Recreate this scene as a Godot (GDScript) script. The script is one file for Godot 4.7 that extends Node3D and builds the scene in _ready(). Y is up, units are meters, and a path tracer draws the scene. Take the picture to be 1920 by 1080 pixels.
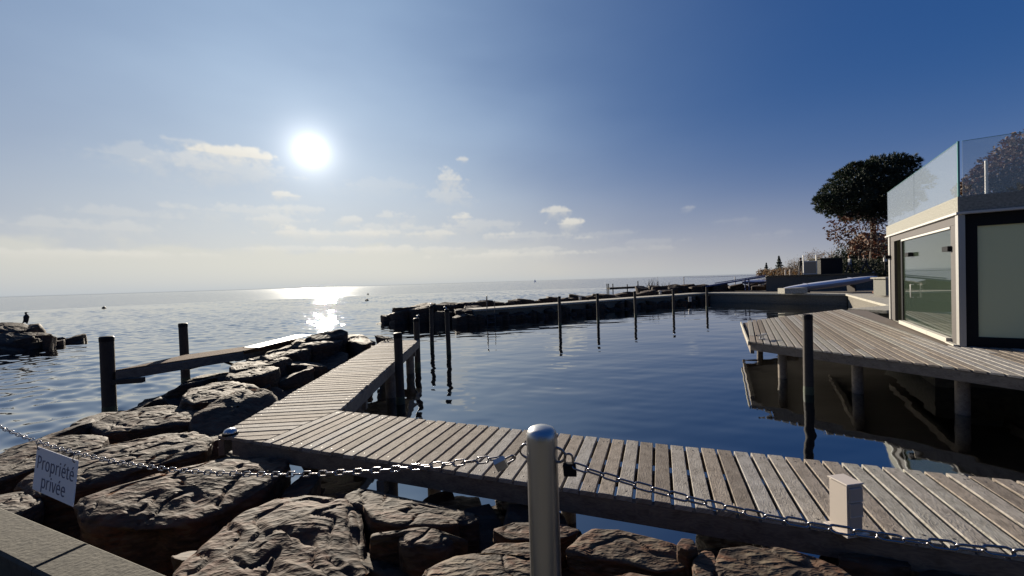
extends Node3D
# Private landing stage on a lake, late autumn, looking towards the low sun.
# the water lies at y = 0.54, the decks at 1.36 m, the eye at 2.96 m.

const F := 750.0                     # focal length of the photograph in pixels (1920 wide)
const EYE := Vector3(0, 2.96, 0)
const DECK := 1.36
const WATER := 0.54
var view := Basis.from_euler(Vector3(deg_to_rad(-0.9), 0, deg_to_rad(-1.76)))
var used := {}
var rng := RandomNumberGenerator.new()
var M := {}

# ---------------------------------------------------------------- helpers
func ray(px: float, py: float) -> Vector3:
	return view * Vector3((px - 960.0) / F, -(py - 540.0) / F, -1.0)

func P(px: float, py: float, y: float) -> Vector3:          # where the sight line meets the level y
	var v := ray(px, py)
	return EYE + v * ((y - EYE.y) / v.y)

func Z(px: float, py: float, depth: float) -> Vector3:      # the point of a sight line at a depth
	var v := ray(px, py)
	return EYE + v * (depth / -v.z)

func lin(r: float, g: float, b: float) -> Color:
	return Color(r, g, b).linear_to_srgb()

func make_noise(s: int, freq: float, oct := 4, kind := FastNoiseLite.TYPE_SIMPLEX_SMOOTH, ridged := false) -> FastNoiseLite:
	var n := FastNoiseLite.new()
	n.seed = s
	n.frequency = freq
	n.noise_type = kind
	n.fractal_octaves = oct
	n.fractal_type = (FastNoiseLite.FRACTAL_RIDGED if ridged else FastNoiseLite.FRACTAL_FBM) if oct > 1 else FastNoiseLite.FRACTAL_NONE
	return n

func mat(called: String, col: Color, rough := 0.8, metal := 0.0) -> StandardMaterial3D:
	var m := StandardMaterial3D.new()
	m.resource_name = called
	m.albedo_color = col
	m.roughness = rough
	m.metallic = metal
	M[called] = m
	return m

func numbered(called: String) -> String:
	if not used.has(called):
		used[called] = 0
		return called
	used[called] += 1
	return "%s_%03d" % [called, used[called]]

func tag(o: Node3D, label: String, category: String, group := "") -> Node3D:
	o.set_meta("label", label)
	o.set_meta("category", category)
	if group:
		o.set_meta("group", group)
	return o

func thing(called: String, label: String, category: String, at := Vector3.ZERO, turn := 0.0, group := "") -> Node3D:
	var o := Node3D.new()
	o.name = numbered(called)
	add_child(o)
	o.position = at
	o.rotation.y = turn
	return tag(o, label, category, group)

func part(parent: Node3D, called: String, mesh: Mesh, m: Material, at := Vector3.ZERO, rot := Basis.IDENTITY) -> MeshInstance3D:
	var o := MeshInstance3D.new()
	o.name = numbered(called) if parent == self else called
	o.mesh = mesh
	o.material_override = m
	o.transform = Transform3D(rot, at)
	parent.add_child(o, true)
	return o

func structure(called: String, mesh: Mesh, m: Material, at := Vector3.ZERO) -> MeshInstance3D:
	var o := part(self, called, mesh, m, at)
	o.set_meta("kind", "structure")
	return o

func arr(v: PackedVector3Array, n: PackedVector3Array, uv: PackedVector2Array, idx: PackedInt32Array, col := PackedColorArray()) -> ArrayMesh:
	var a := []
	a.resize(Mesh.ARRAY_MAX)
	a[Mesh.ARRAY_VERTEX] = v
	a[Mesh.ARRAY_NORMAL] = n
	if uv.size():
		a[Mesh.ARRAY_TEX_UV] = uv
	if col.size():
		a[Mesh.ARRAY_COLOR] = col
	a[Mesh.ARRAY_INDEX] = idx
	var m := ArrayMesh.new()
	m.add_surface_from_arrays(Mesh.PRIMITIVE_TRIANGLES, a)
	return m

func grid(v: PackedVector3Array, nr: int, nc: int, wrap_r := false, wrap_c := true, uv := PackedVector2Array()) -> ArrayMesh:
	var idx := PackedInt32Array()
	var n := PackedVector3Array()
	n.resize(v.size())
	for r in (nr if wrap_r else nr - 1):
		var r2 := (r + 1) % nr
		for c in (nc if wrap_c else nc - 1):
			var c2 := (c + 1) % nc
			var a := r * nc + c
			var b := r * nc + c2
			var d := r2 * nc + c
			var e := r2 * nc + c2
			idx.append_array(PackedInt32Array([a, d, b, b, d, e]))
			var f := (v[b] - v[d]).cross(v[e] - v[a])
			if (v[a] - v[d]).length_squared() < 1e-12 and (v[b] - v[e]).length_squared() < 1e-12:
				continue
			n[a] += f
			n[b] += f
			n[d] += f
			n[e] += f
	for i in n.size():
		n[i] = n[i].normalized() if n[i].length_squared() > 1e-20 else Vector3.UP
	return arr(v, n, uv, idx)

func lathe(profile: Array, seg := 24) -> ArrayMesh:          # profile: Vector2(radius, y) from bottom to top; repeat a point for a sharp edge
	var v := PackedVector3Array()
	var uv := PackedVector2Array()
	for p in profile:
		for s in seg + 1:
			var a := TAU * s / seg
			v.append(Vector3(cos(a) * p.x, p.y, sin(a) * p.x))
			uv.append(Vector2(float(s) / seg, p.y))
	return grid(v, profile.size(), seg + 1, false, false, uv)

func rod(r: float, h: float, seg := 16, bevel := 0.0) -> ArrayMesh:
	var b := bevel if bevel > 0.0 else r * 0.08
	return lathe([Vector2(0.0001, 0), Vector2(r, 0), Vector2(r, 0), Vector2(r, h - b), Vector2(r, h - b), Vector2(r - b, h), Vector2(r - b, h), Vector2(0.0001, h)], seg)

func tube(path: Array, r: float, closed := false, seg := 10, r2 := -1.0) -> ArrayMesh:
	var v := PackedVector3Array()
	var k := path.size()
	var side := Vector3.ZERO
	for i in k:
		var a: Vector3 = path[(i - 1 + k) % k] if closed or i > 0 else path[0]
		var b: Vector3 = path[(i + 1) % k] if closed or i < k - 1 else path[k - 1]
		var t := (b - a).normalized()
		if side == Vector3.ZERO:
			side = t.cross(Vector3.UP if absf(t.y) < 0.9 else Vector3.RIGHT).normalized()
		side = (side - t * side.dot(t)).normalized()
		var up := side.cross(t)
		var rr := r if r2 < 0.0 else lerpf(r, r2, float(i) / (k - 1))
		for s in seg:
			var g := TAU * s / seg
			v.append(path[i] + (side * cos(g) + up * sin(g)) * rr)
	return grid(v, k, seg, closed, true)

func facets(faces: Array, uvs := []) -> ArrayMesh:           # flat-shaded polygons, each an array of points in order
	var v := PackedVector3Array()
	var n := PackedVector3Array()
	var uv := PackedVector2Array()
	var idx := PackedInt32Array()
	for fi in faces.size():
		var f: Array = faces[fi]
		var nn := Vector3.ZERO
		for i in f.size():
			nn += (f[i] as Vector3).cross(f[(i + 1) % f.size()])
		nn = -nn.normalized() if nn.length() > 0.0 else Vector3.UP
		var k := v.size()
		for i in f.size():
			v.append(f[i])
			n.append(nn)
			if uvs.size():
				uv.append(uvs[fi][i])
			if i > 1:
				idx.append_array(PackedInt32Array([k, k + i - 1, k + i]))
	return arr(v, n, uv, idx)

# A board or block: the outline is convex, in metres, seen from above; edges chamfered; grain runs along local x
func prism(outline: Array, y0: float, y1: float, ch := 0.004, uvo := Vector2.ZERO) -> ArrayMesh:
	var c := Vector2.ZERO
	for p in outline:
		c += p
	c /= outline.size()
	var k := outline.size()
	var inner := []
	for i in k:                                               # inset by ch
		var a: Vector2 = outline[(i - 1 + k) % k]
		var b: Vector2 = outline[i]
		var d: Vector2 = outline[(i + 1) % k]
		var n1 := (b - a).orthogonal().normalized()
		var n2 := (d - b).orthogonal().normalized()
		if n1.dot(c - b) < 0.0:
			n1 = -n1
		if n2.dot(c - b) < 0.0:
			n2 = -n2
		var s := n1 + n2
		inner.append(b + s * (ch / maxf(0.3, s.dot(n1))))
	var faces := []
	var uvs := []
	var top := []
	var bot := []
	var tuv := []
	for i in k:
		top.append(Vector3(inner[i].x, y1, inner[i].y))
		bot.append(Vector3(outline[k - 1 - i].x, y0, outline[k - 1 - i].y))
		tuv.append(inner[i] + uvo)
	faces.append(top)
	uvs.append(tuv)
	faces.append(bot)
	uvs.append(tuv)
	for i in k:
		var j := (i + 1) % k
		var a := Vector3(outline[i].x, y1 - ch, outline[i].y)
		var b := Vector3(outline[j].x, y1 - ch, outline[j].y)
		faces.append([Vector3(inner[j].x, y1, inner[j].y), Vector3(inner[i].x, y1, inner[i].y), a, b])
		uvs.append([inner[j] + uvo, inner[i] + uvo, outline[i] + uvo, outline[j] + uvo])
		faces.append([b, a, Vector3(a.x, y0, a.z), Vector3(b.x, y0, b.z)])
		var w := Vector2(0, y1 - y0)
		uvs.append([outline[j] + uvo, outline[i] + uvo, outline[i] + uvo + w, outline[j] + uvo + w])
	return facets(faces, uvs)

func block(sx: float, sy: float, sz: float, ch := 0.004, uvo := Vector2.ZERO) -> ArrayMesh:   # stands on y = 0, centred
	return prism([Vector2(-sx / 2, -sz / 2), Vector2(sx / 2, -sz / 2), Vector2(sx / 2, sz / 2), Vector2(-sx / 2, sz / 2)], 0.0, sy, minf(ch, sy * 0.45), uvo)

func clip(poly: Array, at: Vector2, inward: Vector2) -> Array:      # keeps the side of the line that inward points to
	var out := []
	for i in poly.size():
		var a: Vector2 = poly[i]
		var b: Vector2 = poly[(i + 1) % poly.size()]
		var da := (a - at).dot(inward)
		var db := (b - at).dot(inward)
		if da >= 0.0:
			out.append(a)
		if (da > 0.0 and db < 0.0) or (da < 0.0 and db > 0.0):
			out.append(a.lerp(b, da / (da - db)))
	return out

func joined(list: Array) -> ArrayMesh:                       # [mesh, transform] pairs in one mesh
	var st := SurfaceTool.new()
	for e in list:
		st.append_from(e[0], 0, e[1])
	return st.commit()

func beam(a: Vector3, b: Vector3, w: float, h: float, up := Vector3.UP) -> Array:      # [mesh, position, basis] of a squared timber
	var d := b - a
	var x := d.normalized()
	var z := x.cross(up).normalized()
	var y := z.cross(x)
	return [block(d.length(), h, w, minf(0.006, w * 0.1)), (a + b) / 2.0 - y * h / 2.0, Basis(x, y, z)]

func put_beam(parent: Node3D, called: String, a: Vector3, b: Vector3, w: float, h: float, m: Material) -> MeshInstance3D:
	var e := beam(a, b, w, h)
	return part(parent, called, e[0], m, e[1] - (parent.position if parent != self else Vector3.ZERO), e[2])

# ---------------------------------------------------------------- sky: air and clouds
var n_soft := make_noise(3, 2.2, 4)
var n_puff := make_noise(8, 9.0, 5)
var n_bank := make_noise(21, 5.0, 4)
var sun_dir := Vector3.ZERO
var puffs := []
const EXPOSURE := 2.0                # the photograph is exposed for the sunlit decks
const SKY := 1.0 / EXPOSURE

func add_puff(px: float, py: float, w: float, h: float, dens: float) -> void:
	var v := ray(px, py).normalized()
	var el := rad_to_deg(asin(v.y))
	var az := rad_to_deg(atan2(v.x, -v.z))
	puffs.append([az, el, w / 13.5, h / 13.5, dens])

func sky_color(d: Vector3, fine: bool) -> Color:
	var el := rad_to_deg(asin(clampf(d.y, -1.0, 1.0)))
	var th := rad_to_deg(d.angle_to(sun_dir))
	var e := maxf(el, 0.0)
	var c := Vector3(0.010, 0.054, 0.208).lerp(Vector3(0.055, 0.185, 0.44), exp(-e / 15.0))
	var veil := 0.5 + 0.5 * n_soft.get_noise_3d(d.x * 0.8, d.y * 2.4, d.z * 0.8)
	c += Vector3(0.29, 0.375, 0.42) * exp(-pow(th / 34.0, 2.0)) * (0.80 + 0.4 * veil)
	c += Vector3(0.17, 0.18, 0.18) * exp(-th / 7.0)
	# haze towards the horizon, brighter under the sun
	var hz := exp(-pow(e / (6.4 + 6.4 * exp(-pow(th / 40.0, 2.0))), 1.3)) * (0.9 + 0.2 * veil)
	var h := Vector3(0.505, 0.465, 0.43) + Vector3(0.44, 0.405, 0.26) * exp(-pow(th / 40.0, 2.0))
	h = h.lerp(Vector3(0.19, 0.25, 0.36), smoothstep(55.0, 115.0, th))
	h = h.lerp(Vector3(0.44, 0.50, 0.56), exp(-e / 1.7) * 0.6 * (1.0 - smoothstep(55.0, 115.0, th)))
	c = c.lerp(h, clampf(hz, 0.0, 1.0) * 0.93)
	var az := rad_to_deg(atan2(d.x, -d.z))
	var lit := 0.80 + 0.20 * exp(-th / 22.0)
	# thin high veil on the hazier side of the sun
	var far := clampf((absf(wrapf(az + 68.0, -180.0, 180.0))) / 75.0, 0.0, 1.0)
	c = c.lerp(Vector3(0.42, 0.49, 0.58), (1.0 - far) * 0.34 * exp(-pow(e / 34.0, 2.0)) * (0.6 + 0.8 * veil))
	# low bank of cloud along the far shore
	var bn := n_bank.get_noise_3d(d.x * 1.3, d.y * 3.0, d.z * 1.3)
	var reach := 1.0 - smoothstep(22.0, 52.0, absf(wrapf(az + 42.0, -180.0, 180.0)))
	var top := 5.2 + 1.5 * bn + 0.5 * n_puff.get_noise_3d(d.x * 2.0, d.y * 2.0, d.z * 2.0)
	var bank := smoothstep(top + 0.25, top - 0.75, e) * smoothstep(0.2, 3.4, e) * reach
	c = c.lerp(Vector3(0.80, 0.79, 0.71) * lit, bank * 0.7)
	if fine:
		for p in puffs:
			var dx: float = (az - p[0]) / p[2]
			if absf(dx) > 1.6:
				continue
			var dy: float = (el - p[1]) / p[3]
			if absf(dy) > 3.2:
				continue
			var nn := n_puff.get_noise_3d(d.x * 1.5 + p[0], d.y * 2.2, d.z * 1.5) + 0.5 * n_puff.get_noise_3d(d.x * 4.5, d.y * 6.0, d.z * 4.5 + p[1]) + 0.28 * n_puff.get_noise_3d(d.x * 11.0, d.y * 14.0, d.z * 11.0)
			var q: float = 1.0 - dx * dx - (dy * dy if dy > 0.0 else dy * dy * 0.22) + 1.05 * nn - 0.12
			var edge := 0.7 if dy > 0.0 else 1.6
			var k := smoothstep(0.0, edge, q)
			var shade := clampf(0.78 + 0.30 * dy, 0.5, 1.0)
			c = c.lerp(Vector3(0.93, 0.90, 0.82) * lit * lerpf(0.74, 1.0, shade), k * p[4] * (1.0 if dy > 0.0 else 1.0 / (1.0 + dy * dy * 0.9)))
	# the hazy glow round the sun
	c += Vector3(1.0, 0.985, 0.95) * (0.9 * exp(-pow(th / 2.1, 1.5)) + 0.12 * exp(-th / 4.0) + 4.0 * exp(-pow(th / 0.95, 2.0)))
	c *= SKY
	return Color(c.x, c.y, c.z)

func paint(im: Image, w: int, h: int, x0: int, x1: int, y0: int, y1: int, fine: bool) -> void:
	for y in range(y0, y1):
		var pol := PI * (y + 0.5) / h
		for x in range(x0, x1):
			var a := TAU * (x + 0.5) / w
			im.set_pixel(posmod(x, w), y, sky_color(Vector3(sin(a) * sin(pol), cos(pol), -cos(a) * sin(pol)), fine))

func make_sky() -> ImageTexture:
	for p in [[440, 291, 62, 17, 0.95], [350, 268, 40, 8, 0.3], [538, 368, 26, 8, 0.7], [537, 429, 28, 11, 0.8], [655, 414, 30, 10, 0.5], [700, 438, 60, 10, 0.5], [745, 408, 44, 14, 0.4],
			[846, 338, 36, 24, 0.6], [865, 300, 15, 8, 0.6], [862, 410, 34, 12, 0.7], [810, 440, 60, 10, 0.6], [937, 441, 34, 8, 0.5], [1042, 397, 30, 12, 0.7], [1062, 420, 40, 13, 0.85], [1112, 446, 40, 7, 0.4],
			[1290, 391, 16, 7, 0.22], [935, 476, 40, 9, 0.4], [470, 400, 110, 16, 0.3], [230, 405, 90, 14, 0.2], [600, 470, 150, 9, 0.35], [1180, 470, 100, 9, 0.14], [80, 478, 120, 9, 0.4], [560, 395, 70, 10, 0.35],
			[320, 480, 90, 8, 0.3], [430, 322, 120, 26, 0.3], [1000, 470, 70, 8, 0.3], [840, 370, 60, 20, 0.3], [760, 430, 110, 14, 0.32], [900, 425, 110, 16, 0.28], [640, 440, 90, 10, 0.5], [1000, 445, 100, 12, 0.25], [560, 440, 60, 9, 0.45], [1140, 440, 70, 10, 0.14], [1230, 455, 90, 9, 0.12], [720, 470, 160, 12, 0.45], [960, 480, 160, 10, 0.4], [160, 430, 120, 14, 0.25], [520, 415, 60, 12, 0.4], [300, 300, 90, 24, 0.22], [700, 350, 90, 18, 0.14], [1370, 415, 40, 8, 0.08], [1450, 440, 50, 8, 0.07]]:
		add_puff(p[0], p[1], p[2], p[3], p[4])
	var lo := Image.create_empty(512, 256, false, Image.FORMAT_RGBAF)
	paint(lo, 512, 256, 0, 512, 0, 130, false)
	for y in range(130, 256):
		for x in 512:
			lo.set_pixel(x, y, Color(0.05, 0.055, 0.06))
	var w := 3072
	lo.resize(w, w / 2, Image.INTERPOLATE_CUBIC)
	paint(lo, w, w / 2, -w * 56 / 360, w * 56 / 360, w * 55 / 360, w * 90 / 360, true)
	return ImageTexture.create_from_image(lo)

# ---------------------------------------------------------------- water
func wave_image() -> ImageTexture:                           # a tile of crossing ripples; whole numbers of waves, so it repeats without a seam
	var s := 512
	var im := Image.create_empty(s, s, false, Image.FORMAT_RF)
	var h := PackedFloat32Array()
	h.resize(s * s)
	rng.seed = 77
	for k in 46:
		var f := 3.0 * pow(16.0, rng.randf())
		var a := deg_to_rad(78.0 + 42.0 * rng.randfn(0.0, 0.6))
		var kx := roundi(f * cos(a))
		var ky := roundi(f * sin(a))
		var amp := 1.0 / pow(maxf(1.0, Vector2(kx, ky).length()), 1.15)
		var ph := rng.randf() * TAU
		var sx := PackedFloat32Array()
		var cx := PackedFloat32Array()
		for x in s:
			sx.append(sin(TAU * kx * x / s + ph) * amp)
			cx.append(cos(TAU * kx * x / s + ph) * amp)
		for y in s:
			var sy := sin(TAU * ky * y / s)
			var cy := cos(TAU * ky * y / s)
			var o := y * s
			for x in s:
				h[o + x] += sx[x] * cy + cx[x] * sy
	return ImageTexture.create_from_image(Image.create_from_data(s, s, false, Image.FORMAT_RF, h.to_byte_array()))

func ring_water(r0: float, r1: float, nr: int, a0: float, a1: float, na: int, tile: float, relief: bool) -> ArrayMesh:
	var v := PackedVector3Array()
	var n := PackedVector3Array()
	var uv := PackedVector2Array()
	var idx := PackedInt32Array()
	var warp := make_noise(5, 0.03, 2)
	var gust := make_noise(9, 0.025, 3)
	rng.seed = 5
	var ws := []
	for k in 14:
		var l := 0.27 * pow(7.0, rng.randf())
		var a := deg_to_rad(74.0 + 38.0 * rng.randfn())
		ws.append([cos(a) * TAU / l, sin(a) * TAU / l, 0.0064 * pow(l, 0.95), rng.randf() * TAU])
	for i in nr:
		var r := r0 * pow(r1 / r0, float(i) / (nr - 1))
		for j in na:
			var a := lerpf(a0, a1, float(j) / (na - 1))
			var x := sin(a) * r
			var z := -cos(a) * r
			var y := 0.0
			var gx := 0.0
			var gz := 0.0
			if relief:
				# the open lake is ruffled, the harbour basin lies in the lee of its moles
				var left := clampf((-2.0 - x - (0.0 if z > -14.0 else (-14.0 - z) * 0.35)) / 7.0, 0.0, 1.0)
				var out := maxf(left, clampf((-z - 30.0 - maxf(0.0, x * 0.7)) / 8.0, 0.0, 1.0))
				var amp := lerpf(0.03 + 0.13 * clampf((6.0 - x) / 8.0, 0.0, 1.0), 1.0, smoothstep(0.0, 1.0, out)) * (0.8 + 0.7 * gust.get_noise_2d(x, z * 2.5))
				amp *= 1.0 - smoothstep(0.9, 1.0, r / r1)
				for w in ws:
					var ph: float = w[0] * x + w[1] * z + w[3]
					y += sin(ph) * w[2] * amp
					var g: float = cos(ph) * w[2] * amp
					gx += g * w[0]
					gz += g * w[1]
			v.append(Vector3(x, y, z))
			n.append(Vector3(-gx, 1.0, -gz).normalized())
			var q := warp.get_noise_2d(x, z) * 3.0
			uv.append(Vector2(x + q, z * 1.0 - q * 0.7) / tile)
	for i in nr - 1:
		for j in na - 1:
			var a := i * na + j
			idx.append_array(PackedInt32Array([a, a + na, a + 1, a + 1, a + na, a + na + 1]))
	return arr(v, n, uv, idx)

func water_mat(called: String, tex: Texture2D, cm: float, rough: float) -> StandardMaterial3D:
	var m := mat(called, lin(0.29, 0.31, 0.325), rough, 1.0)
	m.heightmap_enabled = true
	m.heightmap_texture = tex
	m.heightmap_scale = cm
	return m

func make_water() -> void:
	var tex := wave_image()
	var near := ring_water(2.2, 110.0, 680, deg_to_rad(-62), deg_to_rad(62), 600, 9.0, true)
	structure("lake_water", near, water_mat("near_water", tex, 0.38, 0.03), Vector3(0, WATER, 0))
	var far := ring_water(109.0, 40000.0, 60, deg_to_rad(-75), deg_to_rad(75), 90, 14.0, false)
	structure("open_lake_water", far, water_mat("far_water", tex, 6.0, 0.1), Vector3(0, WATER - 0.01, 0))

# ---------------------------------------------------------------- materials: grain, stains and relief only
func tile_noise(s: int, freq: float, oct: int, size := 512, ridged := false, kind := FastNoiseLite.TYPE_SIMPLEX_SMOOTH) -> Image:
	return make_noise(s, freq, oct, kind, ridged).get_seamless_image(size, size)

func ramp(img: Image, stops: Array) -> ImageTexture:          # stops: [value, linear colour]
	var s := img.get_width()
	var lut := []
	for i in 256:
		var t := i / 255.0
		var c: Color = stops[stops.size() - 1][1]
		for k in stops.size() - 1:
			if t <= stops[k + 1][0]:
				c = (stops[k][1] as Color).lerp(stops[k + 1][1], clampf((t - stops[k][0]) / (stops[k + 1][0] - stops[k][0]), 0.0, 1.0))
				break
		lut.append(c.linear_to_srgb())
	var out := Image.create_empty(s, img.get_height(), false, Image.FORMAT_RGB8)
	for y in img.get_height():
		for x in s:
			out.set_pixel(x, y, lut[int(img.get_pixel(x, y).r * 255.0)])
	return ImageTexture.create_from_image(out)

func wood_images() -> Array:                                  # long weathered grain, silver grey with brown streaks
	var w := 1024
	var h := 512
	var fine := make_noise(31, 1.0, 3)
	var broad := make_noise(32, 1.0, 3)
	var patch := make_noise(33, 1.0, 2)
	var col := Image.create_empty(w, h, false, Image.FORMAT_RGB8)
	var bmp := Image.create_empty(w, h, false, Image.FORMAT_L8)
	for y in h:
		var v := y / 512.0
		for x in w:
			var u := x / 1024.0
			var bend := broad.get_noise_2d(u * 9.0, v * 14.0)
			var ring := sin((v * 60.0 + bend * 7.5) * 2.0) * 0.5 + 0.5
			var f := fine.get_noise_2d(u * 16.0, v * 330.0 + bend * 6.0) * 0.5 + 0.5
			var p := patch.get_noise_2d(u * 12.0, v * 10.0) * 0.5 + 0.5
			var t := clampf(0.30 * ring + 0.45 * f + 0.35 * p - 0.06, 0.0, 1.0)
			var c := Color(0.068, 0.060, 0.053).lerp(Color(0.42, 0.395, 0.36), t)
			c = c.lerp(Color(0.31, 0.30, 0.285), p * 0.55)
			if f < 0.24:
				c = c.darkened((0.24 - f) * 2.2)
			col.set_pixel(x, y, c.linear_to_srgb())
			bmp.set_pixel(x, y, Color.WHITE * clampf(0.35 * ring + 0.65 * f, 0.0, 1.0))
	return [ImageTexture.create_from_image(col), ImageTexture.create_from_image(bmp)]

var planks := []           # shades of deck board

func make_materials() -> void:
	var wd := wood_images()
	var tints := [Color(0.95, 0.93, 0.92), Color(0.78, 0.74, 0.70), Color(1.0, 0.98, 0.95), Color(0.84, 0.79, 0.73), Color(0.97, 0.98, 1.0), Color(0.62, 0.58, 0.54)]
	for i in tints.size():
		var m := mat("weathered_board_%d" % i, lin(minf(1.0, 1.08 * tints[i].r), minf(1.0, 1.04 * tints[i].g), minf(1.0, 1.0 * tints[i].b)), 0.8)
		m.albedo_texture = wd[0]
		m.uv1_scale = Vector3(0.55, 1.1, 1)
		m.uv1_offset = Vector3(0.13 * i, 0.31 * i, 0)
		m.heightmap_enabled = true
		m.heightmap_texture = wd[1]
		m.heightmap_scale = 0.3
		m.metallic_specular = 0.27
		planks.append(m)
	var pier := mat("red_brown_board", lin(0.62, 0.45, 0.34), 0.9)
	pier.metallic_specular = 0.2
	pier.albedo_texture = wd[0]
	pier.uv1_scale = Vector3(0.5, 1.0, 1)
	var dark := mat("dark_timber", lin(0.11, 0.09, 0.078), 0.85)
	dark.albedo_texture = wd[0]
	dark.uv1_triplanar = true
	dark.uv1_scale = Vector3(0.6, 0.6, 0.6)
	var beamw := mat("brown_timber", lin(0.52, 0.44, 0.37), 0.8)
	beamw.albedo_texture = wd[0]
	beamw.uv1_scale = Vector3(0.4, 0.8, 1)
	# rock
	var big := tile_noise(41, 0.007, 5)
	var small := tile_noise(42, 0.03, 4)
	var lich := tile_noise(43, 0.02, 5)
	var mixd := Image.create_empty(512, 512, false, Image.FORMAT_RGB8)
	for y in 512:
		for x in 512:
			var a := big.get_pixel(x, y).r
			var b := small.get_pixel(x, y).r
			var l := lich.get_pixel(x, y).r
			var c := Color(0.045, 0.034, 0.026).lerp(Color(0.22, 0.155, 0.105), clampf(b * 1.5 - 0.3, 0.0, 1.0))
			c = c.lerp(Color(0.24, 0.115, 0.060), smoothstep(0.46, 0.66, a) * 0.9 * (0.45 + b))
			c = c.lerp(Color(0.26, 0.235, 0.18), smoothstep(0.58, 0.70, l) * 0.75)
			c = c.lerp(Color(0.035, 0.03, 0.026), smoothstep(0.36, 0.24, l) * 0.7)
			mixd.set_pixel(x, y, c.linear_to_srgb())
	var rock_tex := ImageTexture.create_from_image(mixd)
	var rock_bump := ImageTexture.create_from_image(tile_noise(44, 0.02, 5, 512, true))
	for k in [["rock_brown", Vector3(1.0, 1.0, 1.0), 0.7, 1.1], ["rock_pale", Vector3(1.32, 1.36, 1.34), 0.8, 1.6], ["rock_dark", Vector3(0.84, 0.86, 0.92), 0.6, 1.2], ["rock_rust", Vector3(1.1, 0.92, 0.80), 0.7, 1.1]]:
		var m := mat(k[0], lin(minf(1.0, k[1].x * 0.29), minf(1.0, k[1].y * 0.24), minf(1.0, k[1].z * 0.20)), 0.78)
		m.albedo_texture = rock_tex
		m.uv1_triplanar = true
		m.uv1_world_triplanar = true
		m.uv1_scale = Vector3(0.55, 1.7, 1.25) * k[2]
		m.heightmap_enabled = true
		m.heightmap_texture = rock_bump
		m.heightmap_scale = k[3]
		m.metallic_specular = 0.4
	# concrete and gravelly stone
	var conc := ramp(tile_noise(51, 0.02, 6), [[0.0, Color(0.22, 0.205, 0.17)], [0.42, Color(0.38, 0.355, 0.295)], [0.7, Color(0.47, 0.44, 0.37)], [1.0, Color(0.58, 0.55, 0.49)]])
	var cb := ImageTexture.create_from_image(tile_noise(52, 0.06, 5))
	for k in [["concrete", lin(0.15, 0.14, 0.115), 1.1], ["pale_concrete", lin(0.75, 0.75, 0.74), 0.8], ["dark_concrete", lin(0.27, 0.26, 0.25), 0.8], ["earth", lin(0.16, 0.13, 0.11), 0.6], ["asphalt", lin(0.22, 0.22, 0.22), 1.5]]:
		var m := mat(k[0], k[1], 0.9)
		m.albedo_texture = conc
		m.uv1_triplanar = true
		m.uv1_world_triplanar = true
		m.uv1_scale = Vector3.ONE * k[2]
		m.heightmap_enabled = true
		m.heightmap_texture = cb
		m.heightmap_scale = 0.22
	# metals
	var br := Image.create_empty(512, 64, false, Image.FORMAT_L8)
	var bn := make_noise(61, 1.0, 3)
	for y in 64:
		for x in 512:
			br.set_pixel(x, y, Color.WHITE * clampf(0.5 + 0.5 * bn.get_noise_2d(x * 0.9, y * 0.03), 0.0, 1.0))
	var brush := ImageTexture.create_from_image(br)
	var st := mat("brushed_steel", lin(0.46, 0.46, 0.46), 0.36, 1.0)
	st.heightmap_enabled = true
	st.heightmap_texture = brush
	st.heightmap_scale = 0.012
	st.uv1_scale = Vector3(1, 1, 1)
	mat("polished_steel", lin(0.45, 0.45, 0.47), 0.28, 1.0)
	mat("chain_steel", lin(0.24, 0.23, 0.24), 0.24, 1.0)
	mat("galvanised", lin(0.40, 0.40, 0.40), 0.55, 0.8)
	mat("black_metal", lin(0.010, 0.010, 0.011), 0.55).metallic_specular = 0.25
	mat("aluminium", lin(0.36, 0.35, 0.33), 0.42, 0.6)
	mat("screw_steel", lin(0.10, 0.09, 0.08), 0.5, 0.6)
	# paints
	mat("white_paint", lin(0.42, 0.41, 0.385), 0.5)
	mat("sign_white", lin(0.80, 0.80, 0.82), 0.45)
	mat("ink", lin(0.10, 0.11, 0.17), 0.6)
	mat("cream_shell", lin(0.52, 0.46, 0.40), 0.45)
	mat("cream_panel", lin(0.40, 0.35, 0.31), 0.4)
	var rbm := mat("render_beige", lin(0.50, 0.52, 0.53), 0.85)
	rbm.albedo_texture = conc
	rbm.uv1_triplanar = true
	rbm.uv1_world_triplanar = true
	rbm.uv1_scale = Vector3.ONE * 2.2
	mat("taupe", lin(0.055, 0.047, 0.043), 0.6)
	mat("stone_sill", lin(0.38, 0.36, 0.31), 0.7)
	var fg := mat("frosted_green", lin(0.60, 0.60, 0.34), 0.35)
	fg.metallic_specular = 0.5
	mat("interior_wall", lin(0.24, 0.25, 0.22), 0.9)
	mat("interior_floor", lin(0.16, 0.16, 0.14), 0.5)
	mat("hull_blue", lin(0.26, 0.27, 0.34), 0.4)
	mat("hull_white", lin(0.62, 0.63, 0.70), 0.35)
	mat("tarp_blue", lin(0.05, 0.07, 0.16), 0.6)
	mat("rust_board", lin(0.16, 0.06, 0.03), 0.7)
	mat("tan_panel", lin(0.30, 0.24, 0.17), 0.8)
	mat("plumage", lin(0.014, 0.013, 0.013), 0.6)
	mat("beak", lin(0.18, 0.14, 0.08), 0.5)
	mat("far_wall_pink", lin(0.40, 0.32, 0.26), 0.9)
	mat("roof_brown", lin(0.14, 0.08, 0.05), 0.9)
	mat("dark_glass", lin(0.02, 0.025, 0.03), 0.08)
	mat("weed", lin(0.030, 0.040, 0.020), 0.7)
	mat("bark", lin(0.040, 0.028, 0.020), 0.9)
	mat("bare_twig", lin(0.10, 0.075, 0.055), 0.9)
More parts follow.
